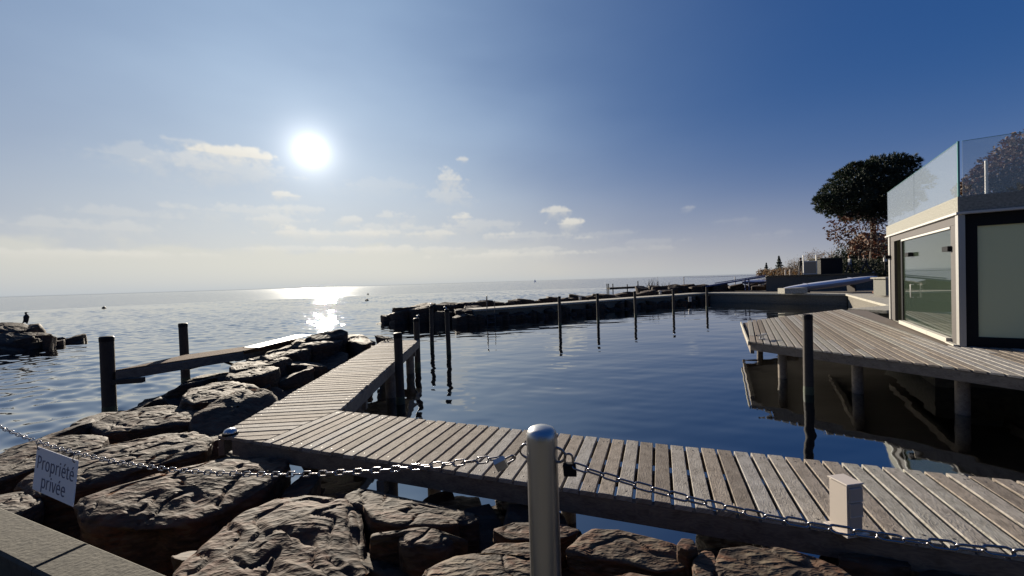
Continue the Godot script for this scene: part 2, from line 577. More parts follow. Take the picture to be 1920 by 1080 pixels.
	var gl := mat("clear_glass", Color(0.66, 0.70, 0.70, 0.20), 0.02)
	gl.transparency = BaseMaterial3D.TRANSPARENCY_ALPHA
	gl.metallic_specular = 0.62
	var dg := mat("door_glass", Color(0.30, 0.36, 0.31, 0.22), 0.02)
	dg.transparency = BaseMaterial3D.TRANSPARENCY_ALPHA
	dg.metallic_specular = 0.7
	mat("glass_edge", lin(0.10, 0.24, 0.21), 0.2)
	for k in [["pine_needles", lin(0.012, 0.022, 0.011), Color(0.05, 0.08, 0.03)], ["brown_leaves", lin(0.045, 0.024, 0.014), Color(0.22, 0.12, 0.06)], ["dark_hedge", lin(0.020, 0.024, 0.012), Color(0.10, 0.12, 0.05)], ["far_leaves", lin(0.105, 0.078, 0.050), Color(0.35, 0.26, 0.14)], ["far_conifer", lin(0.040, 0.050, 0.040), Color(0.08, 0.10, 0.06)]]:
		var m := mat(k[0], k[1], 0.75)
		m.backlight_enabled = true
		m.backlight = k[2]
	var vc := mat("figure", Color.WHITE, 0.85)
	vc.vertex_color_use_as_albedo = true

# ---------------------------------------------------------------- boulders
var rk_big := make_noise(71, 0.9, 2)
var rk_cell := make_noise(72, 1.3, 1, FastNoiseLite.TYPE_CELLULAR)
var rk_ridge := make_noise(73, 1.7, 4, FastNoiseLite.TYPE_SIMPLEX_SMOOTH, true)
var rk_fine := make_noise(74, 9.0, 3)

func rock_mesh(rim: Array, depth: float, s: int, na := 40, rough := 1.0) -> Array:     # rim: points of the upper edge; returns [mesh, centre]
	var c := Vector3.ZERO
	for p in rim:
		c += p
	c /= rim.size()
	var size := 0.0
	for p in rim:
		size += Vector2(p.x - c.x, p.z - c.z).length()
	size /= rim.size()
	var out := []
	for j in na:
		var a := TAU * j / na
		var d := Vector2(cos(a), sin(a))
		var best := size * 0.6
		var by := 0.0
		for i in rim.size():
			var p: Vector3 = rim[i] - c
			var q: Vector3 = rim[(i + 1) % rim.size()] - c
			var e := Vector2(q.x - p.x, q.z - p.z)
			var den := d.cross(e)
			if absf(den) < 1e-7:
				continue
			var pp := Vector2(p.x, p.z)
			var t := pp.cross(e) / den
			var u := pp.cross(d) / den
			if t > 0.0 and u >= -0.001 and u <= 1.001:
				best = t
				by = lerpf(p.y, q.y, clampf(u, 0.0, 1.0))
		out.append([d, best, by])
	var big := na > 50
	var rings := [0.03, 0.2, 0.4, 0.56, 0.7, 0.81, 0.89, 0.95, 1.0]
	if big:
		rings = []
		for i in 30:
			rings.append(0.02 + 0.98 * pow(i / 29.0, 0.72))
	var prof := []
	for r in rings:
		prof.append([r, 0.0, r])
	for k in ([[1.006, 0.03], [1.012, 0.07], [1.016, 0.12], [1.02, 0.18], [1.025, 0.25], [1.03, 0.33], [1.033, 0.42], [1.035, 0.52], [1.03, 0.66], [0.98, 0.88], [0.8, 1.0], [0.1, 1.02]] if big else [[1.012, 0.06], [1.02, 0.14], [1.03, 0.28], [1.035, 0.46], [1.03, 0.68], [0.98, 0.88], [0.8, 1.0], [0.1, 1.02]]):
		prof.append([k[0], k[1], 1.0])
	var off := Vector3(s * 3.17, s * 1.31, s * 2.23)
	var tilt := Basis.from_euler(Vector3(0.25 * sin(s * 1.7), 0.4, 0.3 * sin(s * 0.9 + 1.0)))
	var v := PackedVector3Array()
	var amp := minf(size, 0.7) * rough
	var cuts := []                                            # fracture planes
	var cr := RandomNumberGenerator.new()
	cr.seed = s * 101 + 7
	for i in 11:
		var a := TAU * (i + cr.randf()) / 11.0
		var up := cr.randf_range(-0.1, 1.1) if i % 2 else cr.randf_range(-0.25, 0.35)
		var nn := Vector3(cos(a), up, sin(a)).normalized()
		var reach := 0.0
		for o in out:
			reach = maxf(reach, Vector3(o[0].x * o[1], o[2], o[0].y * o[1]).dot(nn))
		cuts.append([nn, reach * (cr.randf_range(0.90, 1.02) if na > 50 else cr.randf_range(0.80, 0.97)) + maxf(0.0, up) * 0.03])
	for pr in prof:
		for o in out:
			var d: Vector2 = o[0]
			var rad: float = o[1] * pr[0]
			var y: float = o[2] * minf(pr[2], 1.0)
			var down: float = pr[1]
			y -= down * depth
			if down == 0.0:
				y -= pow(pr[0], 20.0) * 0.022 * minf(size * 2.0, 1.0)
				y += (1.0 - pr[0] * pr[0]) * 0.03 * size
			var p := Vector3(d.x * rad, y, d.y * rad)
			var w := p + off
			var sw := tilt * w
			var strata := rk_ridge.get_noise_3d(sw.x * 0.55, sw.y * 3.4, sw.z * 1.5)
			var n := rk_big.get_noise_3d(w.x, w.y, w.z) * (0.08 if down == 0.0 else 0.22) + (rk_cell.get_noise_3d(w.x, w.y * 1.3, w.z) + 0.5) * (0.055 if down == 0.0 else 0.22) + strata * (0.03 if big else 0.07) + rk_fine.get_noise_3d(sw.x * 0.6, sw.y * 3.0, sw.z) * (0.008 if big else 0.025)
			var dirv := Vector3(0, 1, 0).lerp(Vector3(d.x, 0.15, d.y), clampf(down * 8.0 + pow(pr[0], 14.0) * 0.4, 0.0, 1.0)).normalized()
			p += dirv * n * amp * (0.75 if down == 0.0 else 1.0)
			for c2 in cuts:
				var over: float = p.dot(c2[0]) - c2[1]
				if over > 0.0:
					p -= (c2[0] as Vector3) * over * 0.9
			var lay := fposmod(sw.y * 7.0 + sw.x * 1.2 + rk_big.get_noise_3d(w.x * 2.0, w.y * 2.0, w.z * 2.0) * 1.6, 1.0)
			p -= dirv * (1.0 - smoothstep(0.0, 0.28, lay)) * (0.034 if big else 0.05) * amp
			v.append(p)
	return [grid(v, prof.size(), na), c]

func rock(parent: Node3D, rim: Array, depth: float, s: int, m: Material, na := 40, rough := 1.0) -> void:
	var e := rock_mesh(rim, depth, s, na, rough)
	part(parent, "boulder", e[0], m, (e[1] as Vector3) - parent.position)

func px_rock(parent: Node3D, pts: Array, y: float, depth: float, s: int, m: Material, na := 64, slope := 0.0) -> void:
	# the outline of the sunlit top as the photograph shows it, laid on the level y (slope: rise per metre away from the eye)
	var rim := []
	var z0 := 0.0
	for p in pts:
		z0 += P(p[0], p[1], y).z
	z0 /= pts.size()
	for p in pts:
		var q := P(p[0], p[1], y)
		for it in 3:
			q = P(p[0], p[1], y + (z0 - q.z) * slope)
		rim.append(q)
	rock(parent, rim, depth, s, m, na)

func free_rock(parent: Node3D, at: Vector3, sx: float, sz: float, depth: float, turn: float, s: int, m: Material, na := 30, tilt := 0.25) -> void:
	rng.seed = s * 7919 + 13
	var k := rng.randi_range(5, 8)
	var rim := []
	var tx := rng.randf_range(-tilt, tilt)
	var tz := rng.randf_range(-tilt, tilt)
	for i in k:
		var a := TAU * (i + rng.randf_range(-0.28, 0.28)) / k
		var r := rng.randf_range(0.78, 1.15)
		var l := Vector3(cos(a) * sx * 0.5 * r, 0, sin(a) * sz * 0.5 * r)
		l.y = l.x * tx + l.z * tz
		rim.append(at + Basis(Vector3.UP, turn) * l)
	rock(parent, rim, depth, s, m, na)

func make_rocks() -> void:
	var rb: Material = M.rock_brown
	var rp: Material = M.rock_pale
	var rd: Material = M.rock_dark
	var rr: Material = M.rock_rust
	# the bank of boulders between the promenade kerb and the boardwalk
	var bank := thing("boulder_bank", "large brown and rust coloured boulders heaped between concrete kerb and boardwalk", "rocks", Vector3(-0.5, 0, -3))
	px_rock(bank, [[318, 1085], [345, 1048], [400, 1000], [455, 955], [520, 928], [580, 926], [650, 938], [668, 962], [674, 990], [672, 1040], [700, 1090], [560, 1130], [400, 1130]], 1.18, 0.9, 1, rr, 132, 0.10)
	px_rock(bank, [[128, 938], [190, 915], [300, 893], [400, 862], [470, 853], [548, 856], [545, 872], [500, 905], [440, 945], [390, 972], [350, 985], [250, 988], [160, 975]], 1.2, 0.95, 2, rr, 132, 0.12)
	px_rock(bank, [[35, 905], [110, 868], [220, 828], [290, 810], [368, 806], [402, 822], [392, 845], [330, 862], [240, 885], [140, 915], [60, 930]], 1.14, 0.8, 3, rb, 108, 0.10)
	px_rock(bank, [[-60, 880], [20, 838], [90, 818], [180, 812], [212, 822], [190, 838], [110, 862], [20, 892], [-60, 920]], 1.08, 0.8, 4, rb, 72, 0.06)
	px_rock(bank, [[-120, 960], [-20, 930], [60, 918], [70, 940], [20, 970], [-80, 1000]], 1.05, 0.7, 5, rd, 60)
	px_rock(bank, [[640, 925], [668, 912], [700, 915], [750, 928], [830, 948], [905, 965], [880, 985], [820, 975], [740, 962], [690, 955], [648, 942]], 1.22, 0.6, 6, rb, 108, 0.05)
	px_rock(bank, [[690, 1000], [720, 985], [790, 972], [860, 970], [905, 985], [918, 1010], [905, 1025], [850, 1005], [800, 992], [740, 995], [700, 1010]], 1.27, 0.75, 7, rb, 108, -0.05)
	px_rock(bank, [[670, 940], [720, 948], [760, 962], [800, 960], [850, 968], [870, 985], [800, 985], [740, 985], [700, 975]], 1.25, 0.6, 17, rr, 64, 0.0)
	px_rock(bank, [[780, 1085], [800, 1062], [860, 1044], [930, 1040], [990, 1050], [1040, 1062], [1060, 1090], [960, 1130], [820, 1130]], 1.33, 0.7, 8, rp, 108, 0.05)
	px_rock(bank, [[920, 992], [960, 978], [1010, 976], [1060, 980], [1092, 992], [1060, 1008], [1000, 1012], [940, 1008]], 1.24, 0.5, 9, rb, 72)
	px_rock(bank, [[1052, 1030], [1075, 1005], [1110, 988], [1160, 990], [1220, 1005], [1270, 1020], [1325, 1040], [1310, 1062], [1240, 1072], [1180, 1055], [1110, 1045]], 1.3, 0.7, 10, rp, 120, 0.08)
	px_rock(bank, [[900, 1035], [930, 1018], [985, 1015], [1050, 1022], [1060, 1040], [1000, 1050], [930, 1048]], 1.28, 0.5, 11, rp, 60)
	px_rock(bank, [[1335, 1050], [1345, 1028], [1400, 1018], [1460, 1022], [1530, 1040], [1580, 1058], [1620, 1090], [1540, 1120], [1400, 1110], [1340, 1080]], 1.34, 0.6, 12, rp, 108, 0.08)
	px_rock(bank, [[1558, 1042], [1600, 1038], [1660, 1046], [1715, 1056], [1720, 1064], [1650, 1062], [1580, 1054]], 1.22, 0.5, 13, rb, 48)
	px_rock(bank, [[1268, 1022], [1278, 1008], [1298, 1010], [1308, 1026], [1290, 1034]], 1.38, 0.22, 14, rr, 36)
	px_rock(bank, [[1300, 1050], [1318, 1030], [1340, 1034], [1345, 1060], [1330, 1090], [1305, 1080]], 1.34, 0.5, 15, rp, 48)
	px_rock(bank, [[1700, 1075], [1760, 1060], [1850, 1070], [1920, 1085], [1900, 1120], [1760, 1120]], 1.2, 0.5, 16, rd, 48)
	px_rock(bank, [[1120, 1085], [1180, 1072], [1260, 1085], [1330, 1100], [1300, 1140], [1150, 1140]], 1.32, 0.6, 18, rb, 60)
	px_rock(bank, [[550, 905], [565, 896], [582, 898], [588, 908], [570, 916], [553, 914]], 0.95, 0.3, 19, rp, 36)
	px_rock(bank, [[400, 836], [430, 828], [475, 838], [500, 852], [540, 868], [500, 872], [440, 858]], 0.98, 0.6, 20, rb, 60)
	px_rock(bank, [[560, 925], [585, 914], [612, 916], [606, 928], [580, 934]], 0.92, 0.3, 21, rd, 36)
	rng.seed = 4242
	var fill := []
	for i in 60:                                              # smaller stones wedged in the gaps and under the boardwalk
		fill.append([rng.randf_range(300.0, 1900.0), rng.randf_range(880.0, 1090.0), rng.randf_range(0.85, 1.08), rng.randf_range(0.3, 0.65)])
	for i in fill.size():
		var f: Array = fill[i]
		var at := P(f[0], f[1], f[2])
		if Vector2(at.x, at.z).dot(N1) > FRONT - 0.1:
			continue
		free_rock(bank, at, f[3] * 1.2, f[3], 0.5, i * 1.3, 100 + i, [rd, rb][i % 2], 24, 0.4)
	rng.seed = 515
	for i in 40:                                              # broken stone under the edge of the boardwalk
		var s := -2.0 + i * 0.155
		if s > -0.75 and s < 0.1:
			continue                                          # here the water shows below the deck
		var q := bw(s, rng.randf_range(-0.25, 0.45))
		free_rock(bank, Vector3(q.x, rng.randf_range(0.78, 1.04), q.y), rng.randf_range(0.4, 0.75), rng.randf_range(0.4, 0.6), 0.6, i * 0.77, 1400 + i, [rd, rb, rd][i % 3], 28, 0.35)
	# under the boardwalk the stones dip into the water
	for i in 16:
		var at := Vector3(-3.0 + i * 0.46, 0.55 + 0.28 * absf(sin(i * 2.1)), -3.9 + i * 0.165 + 0.35 * sin(i * 1.9))
		if i in [3, 4, 6]:
			at.y = 0.45
		free_rock(bank, at, 0.75, 0.6, 0.6, i * 0.9, 160 + i, rd, 24, 0.4)

	# the mole that shelters the jetty
	var mole := thing("boulder_mole", "heap of dark angular boulders running out beside the narrow jetty", "rocks", Vector3(-5, 0, -9))
	px_rock(mole, [[168, 800], [200, 782], [250, 768], [320, 758], [372, 760], [390, 775], [380, 790], [320, 800], [240, 812], [185, 815]], 0.98, 0.9, 30, rb, 72, 0.08)
	px_rock(mole, [[338, 745], [352, 728], [400, 714], [446, 712], [462, 724], [455, 738], [410, 750], [360, 758]], 1.15, 1.2, 31, rb, 72, 0.05)
	px_rock(mole, [[420, 706], [432, 696], [470, 688], [515, 686], [520, 694], [490, 704], [440, 712]], 1.2, 1.2, 32, rb, 60, 0.05)
	px_rock(mole, [[428, 690], [440, 680], [490, 670], [540, 668], [535, 676], [480, 688], [440, 696]], 1.25, 1.2, 33, rb, 60)
	px_rock(mole, [[490, 670], [500, 660], [540, 648], [590, 645], [588, 654], [540, 665], [500, 676]], 1.3, 1.2, 34, rb, 60)
	px_rock(mole, [[545, 652], [552, 638], [600, 630], [650, 632], [640, 640], [590, 650]], 1.4, 1.3, 35, rb, 60, 0.05)
	px_rock(mole, [[570, 636], [580, 628], [610, 622], [640, 617], [655, 622], [645, 630], [600, 638]], 1.55, 1.5, 36, rb, 60, 0.1)
	px_rock(mole, [[640, 632], [655, 624], [678, 626], [692, 636], [702, 642], [690, 648], [660, 642]], 1.35, 1.3, 37, rd, 48)
	var spots := [[600, 665, 0.95, 1.1], [640, 668, 0.85, 0.9], [560, 690, 0.75, 1.2], [620, 690, 0.6, 0.9], [520, 720, 0.75, 0.9], [575, 715, 0.5, 0.8], [500, 745, 0.55, 0.9], [470, 765, 0.6, 0.8], [540, 735, 0.3, 0.7], [660, 655, 0.9, 0.8],
		[430, 790, 0.45, 0.9], [450, 775, 0.3, 0.7], [690, 650, 0.7, 0.8], [400, 812, 0.5, 0.8], [480, 730, 0.9, 0.6], [610, 650, 1.15, 0.7], [680, 645, 1.0, 0.6], [515, 760, 0.4, 0.5], [590, 700, 0.75, 0.5], [640, 650, 1.1, 0.6]]
	for i in spots.size():
		var q: Array = spots[i]
		free_rock(mole, P(q[0], q[1], q[2]), q[3] * 1.15, q[3], 0.95, i * 1.7, 1200 + i * 3, [rd, rb, rd][i % 3], 32, 0.45)
	for i in 16:                                              # the seaward foot of the mole
		var t := i / 15.0
		var at := Vector3(lerpf(-6.4, -7.4, t) - 0.5 * absf(sin(i * 1.7)), 0.62 + 0.3 * absf(sin(i * 2.3)), lerpf(-5.2, -15.5, t))
		free_rock(mole, at, 1.3, 1.1, 0.9, i * 0.8, 240 + i, rd, 26, 0.4)
	for i in 14:                                              # its outer end and its body below the crest
		var t := i / 13.0
		free_rock(mole, Vector3(lerpf(-4.6, -6.0, t) + 0.3 * sin(i * 2.0), 0.85 + 0.2 * sin(i * 1.3), lerpf(-5.6, -15.2, t)), 1.5, 1.3, 1.2, i * 1.1, 260 + i, rb, 26, 0.35)
	for i in 6:
		free_rock(mole, Vector3(-4.3 - 0.55 * i, 0.7 + 0.25 * sin(i * 2.2), -15.6 + 0.25 * sin(i * 1.1)), 1.1, 1.0, 0.9, i, 280 + i, rd, 26, 0.4)

	# the rocks where the bird sits
	var spit := thing("rock_spit", "low dark rock spit in the lake with a bird standing on it", "rocks", Vector3(-27, 0, -20))
	var sp := [[-30, 618, 1.32, 2.5, 1.8], [12, 612, 1.56, 2.0, 1.7], [44, 616, 1.40, 1.7, 1.3], [70, 626, 1.15, 1.2, 1.1], [92, 630, 1.10, 0.75, 0.75], [84, 640, 0.82, 1.0, 0.8], [108, 640, 0.75, 0.7, 0.6], [20, 634, 1.1, 1.7, 1.3], [-20, 640, 1.0, 2.0, 1.5], [50, 640, 0.9, 1.3, 1.1], [20, 650, 0.75, 1.6, 1.2], [60, 648, 0.7, 1.2, 0.9]]
	for i in sp.size():
		var q: Array = sp[i]
		free_rock(spit, P(q[0], q[1], q[2]), q[3], q[4], 1.2, i * 0.9, 50 + i, rd if i != 4 else rb, 40, 0.3)
	for i in 18:
		var t := i / 17.0
		free_rock(spit, Vector3(lerpf(-27.0, -22.8, t) + sin(i * 2.0) * 0.4, WATER + 0.25 * absf(sin(i * 1.3)), lerpf(-17.4, -20.6, t) + sin(i * 3.1) * 0.4), 1.3, 1.1, 0.9, i * 0.7, 300 + i, rd, 24, 0.4)

# ---------------------------------------------------------------- decks, jetties, piles
func v3(p: Vector2, y: float) -> Vector3:
	return Vector3(p.x, y, p.y)

func frame(x: Vector2) -> Basis:                              # x of the part along x, y up
	var a := v3(x.normalized(), 0.0)
	return Basis(a, Vector3.UP, a.cross(Vector3.UP))

func screws(parent: Node3D, list: Array, r := 0.0085) -> void:
	var one := lathe([Vector2(0.0001, 0.0), Vector2(r, 0.0), Vector2(r, 0.0008), Vector2(r * 0.6, 0.0018), Vector2(0.0001, 0.0018)], 7)
	var all := []
	for p in list:
		all.append([one, Transform3D(Basis.IDENTITY, p - parent.position)])
	var o := part(parent, "screws", joined(all), M.screw_steel)
	o.set_meta("kind", "stuff")

const D1 := Vector2(0.9393, 0.3431)       # along the boardwalk, to the right
const N1 := Vector2(0.3431, -0.9393)      # across it, away from the bank
const FRONT := 3.0
const JD := Vector2(-0.07, -0.99755)      # along the narrow jetty, outwards
const JW := Vector2(0.99755, -0.07)       # across it

func bw(s: float, n: float) -> Vector2:
	return D1 * s + N1 * (FRONT + n)

func make_boardwalk() -> void:
	var walk := thing("boardwalk", "wide grey weathered plank boardwalk in front of the boulder bank", "boardwalk", Vector3(0, 0, -3))
	rng.seed = 11
	var w := 0.111
	var pitch := 0.1335
	var len := 1.06
	var kinds := []
	for k in 9:
		kinds.append(block(len + rng.randf_range(-0.006, 0.012), 0.034, w + rng.randf_range(-0.003, 0.002), 0.004, Vector2(rng.randf() * 3.0, rng.randf() * 3.0)))
	var dots := []
	var s := -3.93 + w / 2.0
	var i := 0
	while s < 4.2:
		var c := bw(s, len / 2.0 + rng.randf_range(-0.006, 0.006))
		var lift := rng.randf_range(-0.002, 0.003)
		var b := frame(N1) * Basis.from_euler(Vector3(rng.randf_range(-0.012, 0.012), rng.randf_range(-0.004, 0.004), rng.randf_range(-0.002, 0.002)))
		part(walk, "plank", kinds[rng.randi() % 9], planks[rng.randi() % planks.size()], v3(c, DECK - 0.034 + lift) - walk.position, b)
		dots.append(v3(bw(s + rng.randf_range(-0.008, 0.008), 0.075), DECK + lift))
		dots.append(v3(bw(s + rng.randf_range(-0.008, 0.008), len - 0.085), DECK + lift))
		if i % 5 == 0:
			dots.append(v3(bw(s + 0.03, len - 0.08), DECK + lift))
		s += pitch
		i += 1
	screws(walk, dots)
	for n in [0.035, len / 2.0, len - 0.035]:
		put_beam(walk, "joist", v3(bw(-3.95 if n > 0.9 else -4.4, n), DECK - 0.115), v3(bw(4.2, n), DECK - 0.115), 0.06, 0.155, M.brown_timber)
	for k in 5:
		for n in [0.14, len - 0.14]:
			var c := bw(-2.45 + k * 1.55, n)
			part(walk, "post", rod(0.075, 2.4, 14), M.brown_timber, v3(c, -1.2) - walk.position)
		put_beam(walk, "crossbeam", v3(bw(-2.45 + k * 1.55, 0.0), DECK - 0.26), v3(bw(-2.45 + k * 1.55, len), DECK - 0.26), 0.08, 0.12, M.brown_timber)

func make_jetty() -> void:
	var jet := thing("narrow_jetty", "narrow brown plank jetty running out from the boardwalk beside the boulders", "jetty", Vector3(-3, 0, -8))
	rng.seed = 12
	var o := Vector2(-3.33, -4.8)
	var wid := 1.06
	var w := 0.108
	var pitch := 0.136
	var kinds := []
	for k in 7:
		kinds.append(block(wid + rng.randf_range(-0.008, 0.012), 0.034, w + rng.randf_range(-0.003, 0.002), 0.004, Vector2(rng.randf() * 3.0, rng.randf() * 3.0)))
	var fb := frame(JW)
	var dots := []
	var t := -0.95
	while t < 6.7:
		var m: Material = planks[[0, 1, 3, 5, 3, 1, 0][rng.randi() % 7]]
		var lift := rng.randf_range(-0.002, 0.003)
		if t > 0.55:
			var c := o + JD * t + JW * (wid / 2.0 + rng.randf_range(-0.01, 0.01))
			part(jet, "plank", kinds[rng.randi() % 7], m, v3(c, DECK - 0.034 + lift) - jet.position, fb * Basis.from_euler(Vector3(rng.randf_range(-0.012, 0.012), rng.randf_range(-0.004, 0.004), 0)))
			for e in [0.08, wid - 0.08]:
				dots.append(v3(o + JD * (t + rng.randf_range(-0.01, 0.01)) + JW * e, DECK + lift))
		else:                                                 # the corner: boards mitred against the boardwalk's first plank
			var c := o + JD * t
			var poly := [c - JD * w / 2.0, c - JD * w / 2.0 + JW * (wid + 0.5), c + JD * w / 2.0 + JW * (wid + 0.5), c + JD * w / 2.0]
			poly = clip(poly, o + JW * wid, -JW)
			poly = clip(poly, bw(-3.945, 0.0), -D1)
			poly = clip(poly, bw(-3.945, 0.0), N1)
			if poly.size() > 2:
				var loc := []
				for p in poly:
					loc.append(Vector2((p - c).dot(JW), -(p - c).dot(JD)))
				part(jet, "plank", prism(loc, 0.0, 0.034, 0.003, Vector2(t * 3.0, t * 1.7)), m, v3(c, DECK - 0.034 + lift) - jet.position, fb)
				dots.append(v3(c + JW * 0.1, DECK + lift))
		t += pitch
	screws(jet, dots)
	for e in [0.03, wid - 0.03]:
		put_beam(jet, "side_beam", v3(o + JD * (0.5 if e > 0.5 else -0.4) + JW * e, DECK - 0.13), v3(o + JD * 6.68 + JW * e, DECK - 0.13), 0.06, 0.185, M.brown_timber)
	put_beam(jet, "end_beam", v3(o + JD * 6.71 + JW * 0.0, DECK - 0.13), v3(o + JD * 6.71 + JW * wid, DECK - 0.13), 0.05, 0.185, M.brown_timber)
	for k in 3:
		for e in [0.16, wid - 0.16]:
			part(jet, "post", rod(0.11, 2.2, 16), M.brown_timber, v3(o + JD * (1.5 + 2.3 * k) + JW * e, -1.0) - jet.position)
		put_beam(jet, "crossbeam", v3(o + JD * (1.5 + 2.3 * k), DECK - 0.29), v3(o + JD * (1.5 + 2.3 * k) + JW * wid, DECK - 0.29), 0.1, 0.14, M.brown_timber)

func cleat(at: Vector3, turn: float, s: float, m: Material, label: String) -> void:
	var c := thing("mooring_cleat", label, "cleat", at, turn)
	part(c, "base", block(0.12 * s, 0.012 * s, 0.05 * s, 0.003), m)
	var horn := []
	for i in 13:
		var u := (i - 6) / 6.0
		horn.append(Vector3(u * 0.14 * s, (0.062 + 0.012 * u * u) * s, 0))
	part(c, "horn", tube(horn, 0.013 * s, false, 10), m)
	for e in [-0.035, 0.035]:
		part(c, "leg", rod(0.012 * s, 0.055 * s, 10), m, Vector3(e * s, 0.008 * s, 0))

func pile(px: float, ytop: float, at: Vector3, r: float, top: float, label: String, group := "", hook := false) -> void:
	var t := thing("mooring_pile", label, "pile", Vector3(at.x, -2.0, at.z), px * 0.37, group)
	var h := top + 2.0
	part(t, "shaft", lathe([Vector2(r * 1.03, 0), Vector2(r * 1.02, h * 0.5), Vector2(r, h - 0.02), Vector2(r, h - 0.02), Vector2(r * 0.93, h), Vector2(r * 0.93, h), Vector2(0.0001, h + 0.004)], 20), M.dark_timber)
	part(t, "cap", lathe([Vector2(r * 1.04, h - 0.09), Vector2(r * 1.05, h - 0.012), Vector2(r * 1.05, h - 0.012), Vector2(r * 0.9, h + 0.012), Vector2(0.0001, h + 0.016)], 20), M.black_metal)
	part(t, "weed_band", lathe([Vector2(r * 1.035, 2.0 + WATER - 0.1), Vector2(r * 1.06, 2.0 + WATER + 0.05), Vector2(r * 1.045, 2.0 + WATER + 0.11), Vector2(r * 1.02, 2.0 + WATER + 0.16)], 20), M.weed)
	t.rotation = Vector3(0.012 * sin(px * 1.7), px * 0.37, 0.012 * sin(px * 2.9 + 1.0))
	if hook:
		part(t, "hook", tube([Vector3(r * 0.6, h, 0), Vector3(r * 0.6, h + 0.05, 0), Vector3(r * 1.2, h + 0.085, 0), Vector3(r * 2.4, h + 0.09, 0), Vector3(r * 3.0, h + 0.07, 0)], 0.014, false, 8), M.galvanised)

func make_piles() -> void:
	pile(1, 631, P(205, 775, WATER), 0.112, 2.10, "thick dark pile holding the near corner of the landing platform")
	pile(2, 605, P(350, 718, WATER), 0.098, 2.12, "dark pile behind the landing platform, its far outer corner")
	pile(3, 625, Vector3(-2.32, 0, -8.1), 0.085, 1.98, "dark square-topped pile standing midway along the narrow jetty")
	pile(4, 598, Vector3(-2.84, 0, -11.66), 0.085, 1.97, "dark pile with a hook at the outer end of the narrow jetty", "", true)
	pile(5, 574, P(809, 648, WATER), 0.078, 2.10, "thin pile in open basin water past the jetty end, the farther of two", "", true)
	pile(6, 581, P(843, 665, WATER), 0.078, 2.08, "thin pile in open basin water past the jetty end, the nearer of two", "", true)
	var row := [[1050, 611], [1122, 600], [1193, 592], [1263, 585], [1325, 578]]
	for q in row:
		pile(q[0], 0, P(q[0], q[1], WATER), 0.08, 2.10, "slim dark mooring pile in the row along the far quay", "piles along the far quay")
	pile(9, 590, Vector3(5.82, 0, -7.92), 0.085, 2.12, "tall dark pile standing against the front of the large deck")

func make_platform() -> void:                                 # the small landing platform between two piles and the mole
	var a := P(216, 694, 1.42)
	var b := P(348, 665, 1.42)
	var c := P(556, 635, 1.44)
	var d := P(455, 658, 1.42)
	var pl := thing("landing_platform", "reddish brown landing platform reaching from the boulder mole to two dark piles", "platform", (a + c) / 2.0 * Vector3(1, 0, 1))
	var n := 18
	for i in n:
		var t0 := (i + 0.04) / n
		var t1 := (i + 0.96) / n
		var q := [a.lerp(b, t0), d.lerp(c, t0), d.lerp(c, t1), a.lerp(b, t1)]
		var o := (q[0] as Vector3)
		var x := Vector2(d.x - a.x, d.z - a.z).normalized()
		var loc := []
		for p in q:
			var e := Vector2(p.x - o.x, p.z - o.z)
			loc.append(Vector2(e.dot(x), e.dot(Vector2(-x.y, x.x))))
		part(pl, "plank", prism(loc, -0.035, 0.0, 0.004, Vector2(i * 0.7, i * 0.37)), M.red_brown_board, Vector3(o.x, 1.42, o.z) - pl.position, frame(x))
	for e in [[a, d], [b, c]]:
		put_beam(pl, "side_beam", (e[0] as Vector3) * Vector3(1, 0, 1) + Vector3(0, 1.295, 0), (e[1] as Vector3) * Vector3(1, 0, 1) + Vector3(0, 1.295, 0), 0.08, 0.18, M.brown_timber)
	for t in [0.06, 0.5, 0.94]:
		put_beam(pl, "crossbeam", (a.lerp(d, t)) * Vector3(1, 0, 1) + Vector3(0, 1.25, 0), (b.lerp(c, t)) * Vector3(1, 0, 1) + Vector3(0, 1.25, 0), 0.1, 0.14, M.brown_timber)
	put_beam(pl, "bracket", Vector3(a.x - 0.1, 1.18, a.z), Vector3(a.x + 0.45, 1.18, a.z - 0.12), 0.12, 0.1, M.dark_timber)
	put_beam(pl, "brace", Vector3(d.x - 0.45, 1.2, d.z + 0.1), Vector3(d.x + 0.1, 0.94, d.z), 0.05, 0.05, M.dark_timber)
	var gp := thing("metal_gangplate", "bright bare metal plate bridging landing platform and boulder mole", "plate", (d + c) / 2.0 * Vector3(1, 0, 1))
	put_beam(gp, "tread", d + Vector3(0.15, 0.06, -0.1), c + Vector3(0.3, 0.12, 0.1), 0.5, 0.02, M.galvanised)

const DL := Vector2(0.5, -0.866)          # boards of the large deck run this way, away from the eye
const DQ := Vector2(0.866, 0.5)
const DA := Vector2(5.65, -9.54)
const C0 := Vector2(9.115, -8.102)        # corner of the pavilion
const BL := Vector2(0.55, -0.835)
const BR := Vector2(0.835, 0.55)

